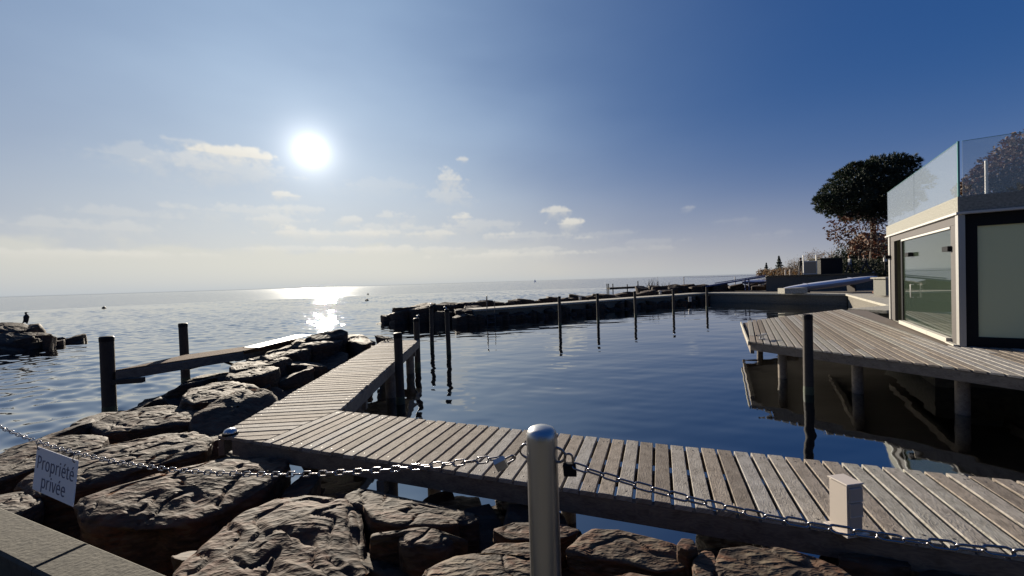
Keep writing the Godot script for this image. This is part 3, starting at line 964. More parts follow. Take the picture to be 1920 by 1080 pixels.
func make_large_deck() -> void:
	var dk := thing("large_deck", "large pale grey plank deck on posts around the glass pavilion", "deck", Vector3(9, 0, -10))
	rng.seed = 13
	var w := 0.112
	var q := w / 2.0
	var dots := []
	while q < 7.6:
		var c := DA + DQ * q
		var poly := [c - DQ * w / 2.0 - DL * 9.0, c - DQ * w / 2.0 + DL * 12.0, c + DQ * w / 2.0 + DL * 12.0, c + DQ * w / 2.0 - DL * 9.0]
		poly = clip(poly, DA, Vector2(0.91, -0.414))
		poly = clip(poly, Vector2(7.78, -13.62), Vector2(0.476, 0.8794))
		if q > 3.55:
			poly = clip(poly, C0 + BR * 0.02 + Vector2(0.55, -0.835) * 0.1, Vector2(-0.55, 0.835))
		if poly.size() > 2:
			var m: Material = planks[rng.randi() % planks.size()]
			# long runs are made of two boards butted end to end
			var mid := rng.randf_range(-1.0, 3.5)
			for half in 2:
				var pp := clip(poly, c + DL * (mid + (0.004 if half else -0.004)), DL if half else -DL)
				if pp.size() < 3:
					continue
				var loc := []
				for p in pp:
					loc.append(Vector2((p - c).dot(DL), (p - c).dot(DQ)))
				part(dk, "plank", prism(loc, 0.0, 0.034, 0.004, Vector2(rng.randf() * 3.0, rng.randf() * 3.0)), m, v3(c, DECK - 0.034 + rng.randf_range(-0.002, 0.003)) - dk.position, frame(DL))
				m = planks[rng.randi() % planks.size()]
		q += 0.1415
	# added sheet that stops light through the plank gaps and keeps them dark
	var under := []
	for p in [DA + Vector2(0.06, -0.03), Vector2(7.82, -13.52), Vector2(15.2, -17.4), C0 + BL * 7.2, C0 + Vector2(0.2, 0.0), C0 + BR * 5.2 + Vector2(0, 0.1), DA + Vector2(0.414, 0.91) * 7.4 + Vector2(0.06, 0)]:
		under.append(p)
	var tri := Geometry2D.triangulate_polygon(PackedVector2Array(under))
	var uf := []
	for i in range(0, tri.size(), 3):
		uf.append([v3(under[tri[i]], DECK - 0.04) - dk.position, v3(under[tri[i + 1]], DECK - 0.04) - dk.position, v3(under[tri[i + 2]], DECK - 0.04) - dk.position])
	part(dk, "light_block_sheet", facets(uf), M.brown_timber)
	# fascia, joists and posts
	var fd := Vector2(0.414, 0.91)
	put_beam(dk, "fascia", v3(DA + Vector2(0.04, -0.02), DECK - 0.125), v3(DA + fd * 7.0 + Vector2(0.04, -0.02), DECK - 0.125), 0.05, 0.17, M.brown_timber)
	put_beam(dk, "edge_trim", v3(DA + Vector2(-0.02, -0.02), DECK - 0.05), v3(Vector2(7.76, -13.6), DECK - 0.05), 0.035, 0.1, M.pale_concrete)
	put_beam(dk, "side_beam", v3(DA + Vector2(0.05, 0), DECK - 0.2), v3(Vector2(7.83, -13.6), DECK - 0.2), 0.08, 0.19, M.brown_timber)
	put_beam(dk, "back_beam", v3(Vector2(7.83, -13.55), DECK - 0.13), v3(Vector2(15.6, -17.7), DECK - 0.13), 0.06, 0.18, M.brown_timber)
	for k in 5:
		var p := DA + fd * (0.5 + 1.45 * k) + Vector2(0.35, -0.15)
		part(dk, "post", rod(0.09, 2.3, 16), M.brown_timber, v3(p, -1.1) - dk.position)
		put_beam(dk, "joist", v3(p, DECK - 0.12), v3(p + BL * 5.0, DECK - 0.12), 0.08, 0.16, M.brown_timber)
	for k in 4:
		part(dk, "post", rod(0.09, 2.3, 14), M.brown_timber, v3(Vector2(8.2, -13.3) + Vector2(0.879, -0.476) * 2.2 * k, -1.1) - dk.position)
	# rear pontoon wall in the shade below the deck
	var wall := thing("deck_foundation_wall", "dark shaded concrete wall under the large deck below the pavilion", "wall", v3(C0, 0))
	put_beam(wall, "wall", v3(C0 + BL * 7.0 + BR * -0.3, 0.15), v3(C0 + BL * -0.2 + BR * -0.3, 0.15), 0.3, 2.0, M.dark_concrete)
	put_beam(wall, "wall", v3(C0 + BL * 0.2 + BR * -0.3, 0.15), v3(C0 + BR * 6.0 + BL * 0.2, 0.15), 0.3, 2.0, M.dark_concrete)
	cleat(P(1428, 636, DECK), 0.5, 1.5, M.galvanised, "small steel mooring cleat at the corner of the large deck")
	var dm := thing("deck_dome", "shiny oval steel dome fitting on the corner where jetty meets boardwalk", "fitting", P(432, 814, DECK), 0.5)
	part(dm, "rim", lathe([Vector2(0.001, 0.0), Vector2(0.078, 0.0), Vector2(0.08, 0.012), Vector2(0.074, 0.02), Vector2(0.06, 0.022)], 24), M.black_metal)
	part(dm, "dome", lathe([Vector2(0.068, 0.018), Vector2(0.066, 0.035), Vector2(0.055, 0.052), Vector2(0.034, 0.063), Vector2(0.001, 0.067)], 24), M.polished_steel)
	cleat(P(724, 640, DECK), 0.1, 1.3, M.black_metal, "dark cleat at the far end of the narrow jetty")

# ---------------------------------------------------------------- foreground: kerb, bollards, chains, sign, pedestal
const FD := Vector3(-0.927, 0, -0.375)    # along the row of bollards, to the left
const FN := Vector3(0.375, 0, -0.927)     # from it towards the lake
const F0 := Vector3(0.069, 0, -1.09)

func on_fence(t: float, drop: float) -> Vector3:
	var p := F0 + FD * t
	return Vector3(p.x, EYE.y - drop, p.z)

func make_promenade() -> void:
	var a := F0 + FD * -30.0 - FN * 0.1
	var b := F0 + FD * 30.0 - FN * 0.1
	structure("promenade_pavement", facets([[b + Vector3(0, DECK, 0), a + Vector3(0, DECK, 0), a - FN * 40.0 + Vector3(0, DECK, 0), b - FN * 40.0 + Vector3(0, DECK, 0)]]), M.asphalt)
	var bed := []
	var prof := [[0.07, 1.1], [0.6, 0.55], [1.3, 0.1], [1.9, -0.35], [2.6, -1.0]]
	for i in prof.size() - 1:
		var p: Array = prof[i]
		var q: Array = prof[i + 1]
		bed.append([F0 + FD * 30.0 + FN * p[0] + Vector3(0, p[1], 0), F0 + FD * -30.0 + FN * p[0] + Vector3(0, p[1], 0), F0 + FD * -30.0 + FN * q[0] + Vector3(0, q[1], 0), F0 + FD * 30.0 + FN * q[0] + Vector3(0, q[1], 0)])
	structure("bank_slope", facets(bed), M.earth)
	var kerb := thing("concrete_kerb", "worn beige concrete kerb carrying the bollards along the promenade", "kerb", F0)
	var t := -3.4
	while t < 12.0:
		var e := beam(F0 - FN * 0.035 + FD * t + Vector3(0, 1.39, 0), F0 - FN * 0.035 + FD * (t + 1.994) + Vector3(0, 1.39, 0), 0.21, 0.48)
		var m := block(1.994, 0.48, 0.21, 0.012)
		part(kerb, "kerbstone", m, M.concrete, e[1] - F0, e[2])
		t += 2.0

func bollard(t: float, eyes: Array, label: String) -> Node3D:
	var b := thing("steel_bollard", label, "bollard", on_fence(t, EYE.y - 1.63), -0.38)
	var h := 0.93
	var r := 0.0425
	part(b, "base_plate", rod(0.078, 0.01, 28, 0.002), M.brushed_steel)
	part(b, "tube", lathe([Vector2(r, 0.01), Vector2(r, h - 0.042), Vector2(r, h - 0.034), Vector2(r * 0.995, h - 0.031)], 48), M.brushed_steel)
	part(b, "dome_cap", lathe([Vector2(r * 0.99, h - 0.034), Vector2(r, h - 0.03), Vector2(r * 0.985, h - 0.022), Vector2(r * 0.93, h - 0.013), Vector2(r * 0.80, h - 0.005), Vector2(r * 0.58, h - 0.0005), Vector2(r * 0.3, h + 0.002), Vector2(0.0002, h + 0.0025)], 48), M.brushed_steel)
	for e in eyes:
		var path := []
		for i in 15:
			var a := PI * (i / 14.0 - 0.5)
			path.append(Vector3(e * (r - 0.004 + 0.026 * cos(a)), h - 0.072 + 0.020 * sin(a), 0))
		part(b, "chain_eye", tube(path, 0.0036, false, 10), M.chain_steel)
	return b

func link_mesh(len: float, wid: float, r: float) -> ArrayMesh:      # a stadium of round wire, long side along x
	var path := []
	var rr := wid / 2.0 - r
	var hx := len / 2.0 - r - rr
	for i in 9:
		var a := -PI / 2.0 + PI * i / 8.0
		path.append(Vector3(hx + cos(a) * rr, 0, sin(a) * rr))
	for i in 9:
		var a := PI / 2.0 + PI * i / 8.0
		path.append(Vector3(-hx + cos(a) * rr, 0, sin(a) * rr))
	return tube(path, r, true, 9)

func chain(pts: Callable, t0: float, t1: float, label: String, s: int, roll0: float) -> void:
	var c := thing("steel_chain", label, "chain", pts.call(t0))
	var mesh := link_mesh(0.047, 0.0215, 0.0026)
	var pitch := 0.0402
	rng.seed = s
	var t := t0
	var k := 0
	var here: Vector3 = pts.call(t)
	while t < t1:
		var nt := t + pitch * 0.9
		for it in 6:
			nt += (pitch - (pts.call(nt) as Vector3).distance_to(here))
		var nx: Vector3 = pts.call(nt)
		var x := (nx - here).normalized()
		var y := (Vector3.UP - x * x.y).normalized()
		var roll := roll0 + (PI / 2.0 if k % 2 else 0.0) + rng.randf_range(-0.22, 0.22)
		var b := Basis(x, y, x.cross(y)) * Basis(Vector3.RIGHT, roll)
		part(c, "link", mesh, M.chain_steel, (here + nx) / 2.0 - c.position, b)
		here = nx
		t = nt
		k += 1

func padlock(at: Vector3, b: Basis, label: String, m: Material) -> void:
	var p := thing("padlock", label, "padlock", at)
	p.basis = b
	part(p, "body", prism([Vector2(-0.017, -0.008), Vector2(0.017, -0.008), Vector2(0.017, 0.008), Vector2(-0.017, 0.008)], -0.046, -0.012, 0.003), m)
	var path := []
	path.append(Vector3(-0.0105, -0.014, 0))
	for i in 11:
		var a := PI - PI * i / 10.0
		path.append(Vector3(cos(a) * 0.0105, 0.004 + sin(a) * 0.0105, 0))
	path.append(Vector3(0.0105, -0.014, 0))
	part(p, "shackle", tube(path, 0.003, false, 9), M.chain_steel)

func left_chain(t: float) -> Vector3:
	var u := clampf((t - 2.5) / 2.5, -1.2, 1.2)
	return on_fence(t, 0.470 + 0.335 * (1.0 - u * u))

func right_chain(t: float) -> Vector3:
	var u := (t - 0.66) / 0.66
	return on_fence(-t, 0.476 + 0.073 * (1.0 - u * u))

func make_fence() -> void:
	bollard(0.0, [-1, 1], "brushed stainless steel bollard with domed cap, two chains padlocked to it")
	bollard(5.0, [-1, 1], "stainless steel bollard at the far end of the chain with the sign")
	bollard(-1.32, [-1, 1], "stainless steel bollard at the end of the short unsigned chain")
	chain(left_chain, 0.125, 4.93, "long galvanised steel chain with the private property sign hanging from it", 21, 0.5)
	chain(right_chain, 0.085, 1.25, "short steel chain crossing in front of the cream pedestal", 22, 0.55)
	padlock(left_chain(0.10) + Vector3(0.004, -0.004, 0.006), Basis.from_euler(Vector3(0.4, 0.3, -1.15)), "dark steel padlock lying sideways in the long signed chain", M.galvanised)
	padlock(on_fence(-0.074, 0.478), Basis.from_euler(Vector3(0.1, -0.2, 0.06)), "black padlock hanging upright from the short chain", M.black_metal)
	# the sign
	var l := on_fence(2.905, 0.822)
	var r := on_fence(2.48, 0.842)
	var x := (r - l).normalized()
	var z := x.cross(Vector3.UP).normalized()
	z = (z * 0.985 + Vector3.UP * 0.10).normalized()
	var y := z.cross(x).normalized()
	var sg := thing("warning_sign", "rectangular pale sign reading Propriété privée hanging from the chain", "sign", (l + r) / 2.0)
	sg.basis = Basis(x, y, z)
	var w := l.distance_to(r)
	var hh := 0.226
	part(sg, "plate", prism([Vector2(-w / 2, -0.002), Vector2(w / 2, -0.002), Vector2(w / 2, 0.002), Vector2(-w / 2, 0.002)], -hh, 0.0, 0.001), M.sign_white)
	var font := SystemFont.new()
	font.font_names = PackedStringArray(["Droid Sans"])
	for e in [["Propriété", -0.080], ["privée", -0.172]]:
		var tm := TextMesh.new()
		tm.text = e[0]
		tm.font = font
		tm.font_size = 64
		tm.pixel_size = 0.00145
		tm.depth = 0.001
		part(sg, "lettering", tm, M.ink, Vector3(0, e[1] + 0.004, 0.0026))
	for e in [-0.44, 0.44]:
		var ring := []
		for i in 16:
			ring.append(Vector3(e * w, 0.008 + 0.021 * sin(TAU * i / 16.0), 0.011 * cos(TAU * i / 16.0)))
		part(sg, "hook", tube(ring, 0.0022, true, 7), M.chain_steel)
	# the pedestal on the boardwalk
	var pd := thing("power_pedestal", "small cream box pedestal with hinged covers standing on the boardwalk", "pedestal", P(1586, 992, DECK), 0.16)
	pd.scale = Vector3.ONE * 0.93
	part(pd, "base_flange", block(0.17, 0.012, 0.17, 0.003), M.cream_shell)
	part(pd, "housing", block(0.115, 0.315, 0.12, 0.008), M.cream_shell, Vector3(0, 0.012, 0))
	part(pd, "lid", prism([Vector2(-0.064, -0.068), Vector2(0.064, -0.068), Vector2(0.064, 0.068), Vector2(-0.064, 0.068)], 0.327, 0.337, 0.003), M.cream_shell)
	for k in 2:
		var cv := part(pd, "socket_cover", block(0.094, 0.086, 0.014, 0.004), M.cream_panel, Vector3(0.004, 0.225 - 0.1 * k, 0.066))
		part(cv, "cover_lip", block(0.094, 0.006, 0.02, 0.002), M.cream_shell, Vector3(0, -0.004, 0.0))
	part(pd, "lower_panel", block(0.098, 0.105, 0.006, 0.002), M.cream_panel, Vector3(0.004, 0.014, 0.062))

func make_added_hedge() -> void:                                   # unseen hedge, added behind the camera to block sky light and deepen shade
	for k in 5:
		var at := F0 - FN * 7.0 + FD * (10.0 - 5.0 * k)
		rng.seed = 1200 + k
		var t := thing("added_hedge", "tall evergreen hedge added out of view behind the promenade to block sky light", "hedge", Vector3(at.x, DECK, at.z), 0.384, "unseen hedges added to block sky light")
		var pts := []
		for i in 2600:
			var p := Vector3(rng.randf_range(-2.6, 2.6), rng.randf_range(0.0, 5.2), rng.randf_range(-0.6, 0.6))
			p.y *= 1.0 + 0.05 * sin(p.x * 5.0 + k)
			pts.append(p)
		leaf_cloud(pts, M.dark_hedge, t, "foliage", 0.16)
		for x in [-1.6, 0.0, 1.6]:
			limb(t, "stem", Vector3(x, 0, 0), Vector3(x + 0.2, 4.4, 0), 0.06, 0.02, M.bark)

# ---------------------------------------------------------------- glass pavilion
func bp(u: float, y: float, r := 0.0) -> Vector3:             # u along the lake face from the corner, r along the other face
	var p := C0 + BL * u + BR * r
	return Vector3(p.x, y, p.y)

func slab_of(parent: Node3D, called: String, a: Vector3, b: Vector3, thick: float, y0: float, y1: float, m: Material, ch := 0.004) -> MeshInstance3D:
	# an upright board between two plan points
	var d := Vector2(b.x - a.x, b.z - a.z)
	var len := d.length()
	var mesh := prism([Vector2(0, -thick / 2), Vector2(len, -thick / 2), Vector2(len, thick / 2), Vector2(0, thick / 2)], y0, y1, ch)
	return part(parent, called, mesh, m, Vector3(a.x, 0, a.z) - parent.position, frame(d))

func make_pavilion() -> void:
	var b := thing("glass_pavilion", "small flat roofed pavilion with glass door, beige fascia and taupe frames on the deck", "building", v3(C0, DECK))
	var L := 6.05
	var R := 5.5
	var y0 := DECK + 0.004
	var yt := 4.09
	# roof slab with beige edge
	var o := -0.06
	part(b, "roof_slab", prism([Vector2(o, o), Vector2(L + 0.1, o), Vector2(L + 0.1, R), Vector2(o, R)], yt, 4.40, 0.006), M.render_beige, Vector3(C0.x, 0, C0.y) - b.position, Basis(v3(BL, 0), Vector3.UP, v3(BR, 0)))
	part(b, "drip_edge", prism([Vector2(o - 0.03, o - 0.03), Vector2(L + 0.16, o - 0.03), Vector2(L + 0.16, R), Vector2(o - 0.03, R)], yt - 0.05, yt - 0.003, 0.004), M.white_paint, Vector3(C0.x, 0, C0.y) - b.position, Basis(v3(BL, 0), Vector3.UP, v3(BR, 0)))
	# lake face: corner post, taupe frame, dark gap, glass door, end post
	slab_of(b, "corner_post", bp(-0.02, 0), bp(0.13, 0), 0.10, y0, yt - 0.05, M.aluminium)
	slab_of(b, "end_post", bp(5.80, 0), bp(5.98, 0), 0.10, y0, yt - 0.05, M.aluminium)
	slab_of(b, "frame_header", bp(0.13, 0, 0.012), bp(5.80, 0, 0.012), 0.07, 3.86, yt - 0.05, M.taupe)
	slab_of(b, "frame_stile", bp(0.13, 0, 0.012), bp(0.50, 0, 0.012), 0.07, y0, 3.86, M.taupe)
	slab_of(b, "frame_stile", bp(5.35, 0, 0.012), bp(5.80, 0, 0.012), 0.07, y0, 3.86, M.taupe)
	slab_of(b, "door_frame", bp(4.46, 0, 0.02), bp(4.62, 0, 0.02), 0.07, y0, 3.84, M.black_metal)
	slab_of(b, "door_head", bp(0.50, 0, -0.02), bp(4.46, 0, -0.02), 0.03, 3.80, 3.85, M.white_paint)
	for k in 3:
		slab_of(b, "sill_stone", bp(0.50 + 1.32 * k + 0.006, 0, -0.05), bp(0.50 + 1.32 * (k + 1) - 0.006, 0, -0.05), 0.12, y0, y0 + 0.10, M.stone_sill)
	slab_of(b, "plinth", bp(0.0, 0, -0.09), bp(0.5, 0, -0.09), 0.08, y0, y0 + 0.03, M.stone_sill)
	var door := slab_of(b, "glass_door", bp(0.52, 0, 0.02), bp(4.44, 0, 0.02), 0.012, y0 + 0.11, 3.795, M.door_glass, 0.001)
	for e in [[0.60, 3.32], [3.62, 3.32]]:
		var q := bp(e[0], e[1], -0.04) - b.position - door.position
		part(door, "hinge_clamp", block(0.34, 0.11, 0.10, 0.006), M.black_metal, door.basis.inverse() * q)
	part(b, "latch_box", block(0.22, 0.11, 0.16, 0.006), M.black_metal, bp(5.88, 3.33, -0.08) - b.position, frame(BL))
	var hd := part(door, "handle", tube([Vector3(0, 0, 0), Vector3(0, 0, -0.06), Vector3(0, 0.35, -0.06), Vector3(0, 0.35, 0)], 0.012, false, 8), M.galvanised, door.basis.inverse() * (bp(3.3, 2.2, -0.02) - b.position - door.position))
	hd.set_meta("label", "slim steel door handle")
	# other face: dark frame round a frosted green pane
	slab_of(b, "frame_stile", bp(0.10, 0, 0.0), bp(0.10, 0, 0.24), 0.08, y0, yt - 0.05, M.black_metal)
	slab_of(b, "frame_header", bp(0.10, 0, 0.24), bp(0.10, 0, R), 0.08, 3.79, yt - 0.05, M.black_metal)
	slab_of(b, "frame_bottom", bp(0.10, 0, 0.24), bp(0.10, 0, R), 0.08, y0, 1.56, M.black_metal)
	slab_of(b, "frosted_pane", bp(0.11, 0, 0.24), bp(0.11, 0, 2.4), 0.02, 1.56, 3.79, M.frosted_green, 0.002)
	slab_of(b, "frame_stile", bp(0.10, 0, 2.4), bp(0.10, 0, 2.6), 0.08, 1.56, 3.79, M.black_metal)
	slab_of(b, "frosted_pane", bp(0.11, 0, 2.6), bp(0.11, 0, R - 0.1), 0.02, 1.56, 3.79, M.frosted_green, 0.002)
	# the room behind the door
	part(b, "floor", prism([Vector2(0.14, 0.06), Vector2(L - 0.1, 0.06), Vector2(L - 0.1, R - 0.1), Vector2(0.14, R - 0.1)], y0 - 0.3, y0 + 0.002, 0.002), M.interior_floor, Vector3(C0.x, 0, C0.y) - b.position, Basis(v3(BL, 0), Vector3.UP, v3(BR, 0)))
	slab_of(b, "back_wall", bp(0.2, 0, 3.6), bp(L - 0.1, 0, 3.6), 0.1, y0 + 0.003, yt - 0.05, M.interior_wall)
	slab_of(b, "end_wall", bp(L - 0.1, 0, 0.06), bp(L - 0.1, 0, R), 0.16, y0 - 0.3, yt - 0.05, M.interior_wall)
	slab_of(b, "rear_wall", bp(0.0, 0, R), bp(L, 0, R), 0.12, y0 - 0.3, yt - 0.05, M.render_beige)
	# terrace balustrade of glass panes
	var gl := [[0.0, 3.06], [3.08, L]]
	for g in gl:
		var pn := slab_of(b, "balustrade_pane", bp(g[0], 0, -0.03), bp(g[1], 0, -0.03), 0.016, 4.40, 5.50, M.clear_glass, 0.001)
		part(pn, "glass_edge", block(g[1] - g[0], 0.006, 0.017, 0.001), M.glass_edge, Vector3((g[1] - g[0]) / 2.0, 5.50, 0))
	for g in [[0.02, 1.9], [1.92, 3.8], [3.82, R]]:
		var pn := slab_of(b, "balustrade_pane", bp(-0.03, 0, g[0]), bp(-0.03, 0, g[1]), 0.016, 4.40, 5.50, M.clear_glass, 0.001)
		part(pn, "glass_edge", block(g[1] - g[0], 0.006, 0.017, 0.001), M.glass_edge, Vector3((g[1] - g[0]) / 2.0, 5.50, 0))
	part(b, "corner_channel", block(0.03, 1.11, 0.03, 0.002), M.glass_edge, bp(-0.035, 4.40, -0.035) - b.position, frame(BL))
	part(b, "rail_post", rod(0.025, 0.75, 12), M.galvanised, bp(0.5, 4.40, 0.5) - b.position)

# ---------------------------------------------------------------- bodies: tapered bones joined with a smooth minimum, meshed as surface nets
func body_mesh(bones: Array, cell: float, blend: float) -> ArrayMesh:      # bone: [a, b, ra, rb, linear colour]
	var lo := Vector3.ONE * 1e9
	var hi := -lo
	for b in bones:
		for k in 2:
			var e: Vector3 = b[k]
			var r: float = b[2 + k] + blend + cell
			lo = lo.min(e - Vector3.ONE * r)
			hi = hi.max(e + Vector3.ONE * r)
	var n := Vector3i(((hi - lo) / cell).ceil()) + Vector3i.ONE
	var val := PackedFloat32Array()
	val.resize(n.x * n.y * n.z)
	val.fill(1.0)
	for b in bones:
		var r: float = maxf(b[2], b[3]) + blend * 2.0 + cell
		var mn := Vector3i((((b[0] as Vector3).min(b[1]) - Vector3.ONE * r - lo) / cell).floor()).clamp(Vector3i.ZERO, n - Vector3i.ONE)
		var mx := Vector3i((((b[0] as Vector3).max(b[1]) + Vector3.ONE * r - lo) / cell).ceil()).clamp(Vector3i.ZERO, n - Vector3i.ONE)
		var d: Vector3 = b[1] - b[0]
		var dd := maxf(d.length_squared(), 1e-9)
		for z in range(mn.z, mx.z + 1):
			for y in range(mn.y, mx.y + 1):
				for x in range(mn.x, mx.x + 1):
					var p := lo + Vector3(x, y, z) * cell - (b[0] as Vector3)
					var t := clampf(p.dot(d) / dd, 0.0, 1.0)
					var f: float = (p - d * t).length() - lerpf(b[2], b[3], t)
					var i := (z * n.y + y) * n.x + x
					var h := maxf(blend - absf(val[i] - f), 0.0) / blend
					val[i] = minf(val[i], f) - h * h * blend * 0.25
	var id := {}
	var v := PackedVector3Array()
	var col := PackedColorArray()
	var corner := [Vector3i(0, 0, 0), Vector3i(1, 0, 0), Vector3i(0, 1, 0), Vector3i(1, 1, 0), Vector3i(0, 0, 1), Vector3i(1, 0, 1), Vector3i(0, 1, 1), Vector3i(1, 1, 1)]
	var edges := [[0, 1], [2, 3], [4, 5], [6, 7], [0, 2], [1, 3], [4, 6], [5, 7], [0, 4], [1, 5], [2, 6], [3, 7]]
	for z in n.z - 1:
		for y in n.y - 1:
			for x in n.x - 1:
				var i := (z * n.y + y) * n.x + x
				var f := [val[i], val[i + 1], val[i + n.x], val[i + n.x + 1], val[i + n.x * n.y], val[i + n.x * n.y + 1], val[i + n.x * n.y + n.x], val[i + n.x * n.y + n.x + 1]]
				var inside := 0
				for q in f:
					if q < 0.0:
						inside += 1
				if inside == 0 or inside == 8:
					continue
				var s := Vector3.ZERO
				var k := 0
				for e in edges:
					if (f[e[0]] < 0.0) != (f[e[1]] < 0.0):
						s += Vector3(corner[e[0]]).lerp(Vector3(corner[e[1]]), f[e[0]] / (f[e[0]] - f[e[1]]))
						k += 1
				var p := lo + (Vector3(x, y, z) + s / k) * cell
				id[i] = v.size()
				v.append(p)
				var best := 1e9
				var c := Color.WHITE
				for b in bones:
					var d: Vector3 = b[1] - b[0]
					var t := clampf((p - (b[0] as Vector3)).dot(d) / maxf(d.length_squared(), 1e-9), 0.0, 1.0)
					var g: float = (p - (b[0] as Vector3) - d * t).length() - lerpf(b[2], b[3], t)
					if g < best:
						best = g
						c = b[4]
				col.append(c)
	var idx := PackedInt32Array()
	var step := [1, n.x, n.x * n.y]
	for i in id:
		for a in 3:
			var j: int = i + step[a]
			if j >= val.size() or (val[i] < 0.0) == (val[j] < 0.0):
				continue
			var u: int = step[(a + 1) % 3]
			var w: int = step[(a + 2) % 3]
			if not (id.has(i - u) and id.has(i - w) and id.has(i - u - w)):
				continue
			var q := [id[i], id[i - u], id[i - u - w], id[i - w]]
			if val[i] >= 0.0:
				q.reverse()
			idx.append_array(PackedInt32Array([q[0], q[2], q[1], q[0], q[3], q[2]]))
	var nr := PackedVector3Array()
	nr.resize(v.size())
	for k in range(0, idx.size(), 3):
		var g := -(v[idx[k + 1]] - v[idx[k]]).cross(v[idx[k + 2]] - v[idx[k]])
		for e in 3:
			nr[idx[k + e]] += g
	for k in nr.size():
		nr[k] = nr[k].normalized()
	return arr(v, nr, PackedVector2Array(), idx, col)

func person(at: Vector3, turn: float, label: String, stride: float, top: Color, legs: Color, run: bool) -> void:
	var t := thing("person", label, "person", at, turn, "people on the raised terrace")
	var skin := Color(0.30, 0.18, 0.12)
	var hair := Color(0.05, 0.035, 0.025)
	var lean := 0.10 if run else 0.02
	var hip := Vector3(0, 0.92, 0)
	var neck := Vector3(lean * 1.3, 1.46, 0)
	var b := []
	b.append([hip, hip + Vector3(0.03, 0.24, 0), 0.135, 0.125, top])
	b.append([hip + Vector3(0.03, 0.24, 0), neck + Vector3(-0.01, -0.12, 0), 0.125, 0.14, top])
	b.append([neck + Vector3(0, -0.05, -0.15), neck + Vector3(0, -0.05, 0.15), 0.065, 0.065, top])
	b.append([neck + Vector3(0, -0.02, 0), neck + Vector3(0.02, 0.08, 0), 0.05, 0.05, skin])
	b.append([neck + Vector3(0.03, 0.16, 0), neck + Vector3(0.035, 0.22, 0), 0.085, 0.092, skin])
	b.append([neck + Vector3(0.0, 0.20, 0), neck + Vector3(0.0, 0.245, 0), 0.09, 0.092, hair])
	b.append([neck + Vector3(0.115, 0.165, 0), neck + Vector3(0.12, 0.155, 0), 0.016, 0.016, skin])
	for s in [-1, 1]:
		var k: float = stride * s
		var hp := hip + Vector3(0, -0.04, 0.085 * s)
		var knee := hp + Vector3(k * 0.75 + 0.05, -0.42, 0)
		var foot := knee + Vector3(k * 0.55 - (0.22 if run and s < 0 else 0.03), -0.42 + (0.08 if run and s < 0 else 0.0), 0)
		b.append([hp, knee, 0.085, 0.06, legs])
		b.append([knee, foot, 0.056, 0.042, legs])
		b.append([foot + Vector3(-0.03, -0.005, 0), foot + Vector3(0.13, -0.015, 0), 0.042, 0.032, Color(0.5, 0.5, 0.5)])
		var sh := neck + Vector3(0, -0.06, 0.18 * s)
		var el := sh + Vector3(-k * 0.55 - 0.02, -0.27, 0.04 * s)
		var ha := el + (Vector3(0.22, 0.06, -0.03 * s) if run else Vector3(-k * 0.2 + 0.06, -0.25, 0))
		b.append([sh, el, 0.05, 0.042, top])
		b.append([el, ha, 0.04, 0.03, top])
		b.append([ha, ha + (ha - el).normalized() * 0.09, 0.032, 0.024, skin])
	part(t, "body", body_mesh(b, 0.03, 0.035), M.figure)

# ---------------------------------------------------------------- trees
func leaf_cloud(spots: Array, m: Material, parent: Node3D, called: String, size: float, long := 1.0) -> MeshInstance3D:
	# many small leaf faces; spots: points
	var v := PackedVector3Array()
	var n := PackedVector3Array()
	var idx := PackedInt32Array()
	for p in spots:
		var a := Vector3(rng.randfn(), rng.randfn(), rng.randfn()).normalized()
		var b := a.cross(Vector3(rng.randfn(), rng.randfn(), rng.randfn())).normalized()
		var s := size * rng.randf_range(0.6, 1.3)
		var k := v.size()
		v.append_array(PackedVector3Array([p - a * s * long, p + b * s * 0.5, p + a * s * long, p - b * s * 0.5]))
		var nn := a.cross(b)
		n.append_array(PackedVector3Array([nn, nn, nn, nn]))
		idx.append_array(PackedInt32Array([k, k + 1, k + 2, k, k + 2, k + 3]))
	return part(parent, called, arr(v, n, PackedVector2Array(), idx), m)

func limb(parent: Node3D, called: String, a: Vector3, b: Vector3, r0: float, r1: float, m: Material, wob := 0.06) -> MeshInstance3D:
	var path := []
	var l := a.distance_to(b)
	for i in 7:
		var t := i / 6.0
		path.append(a.lerp(b, t) + Vector3(rng.randfn(), rng.randfn() * 0.4, rng.randfn()) * wob * l * sin(t * PI) * 0.5)
	return part(parent, called, tube(path, r0, false, 8, r1), m)

func in_ball() -> Vector3:
	return Vector3(rng.randfn(), rng.randfn(), rng.randfn()).normalized() * pow(rng.randf(), 0.34)

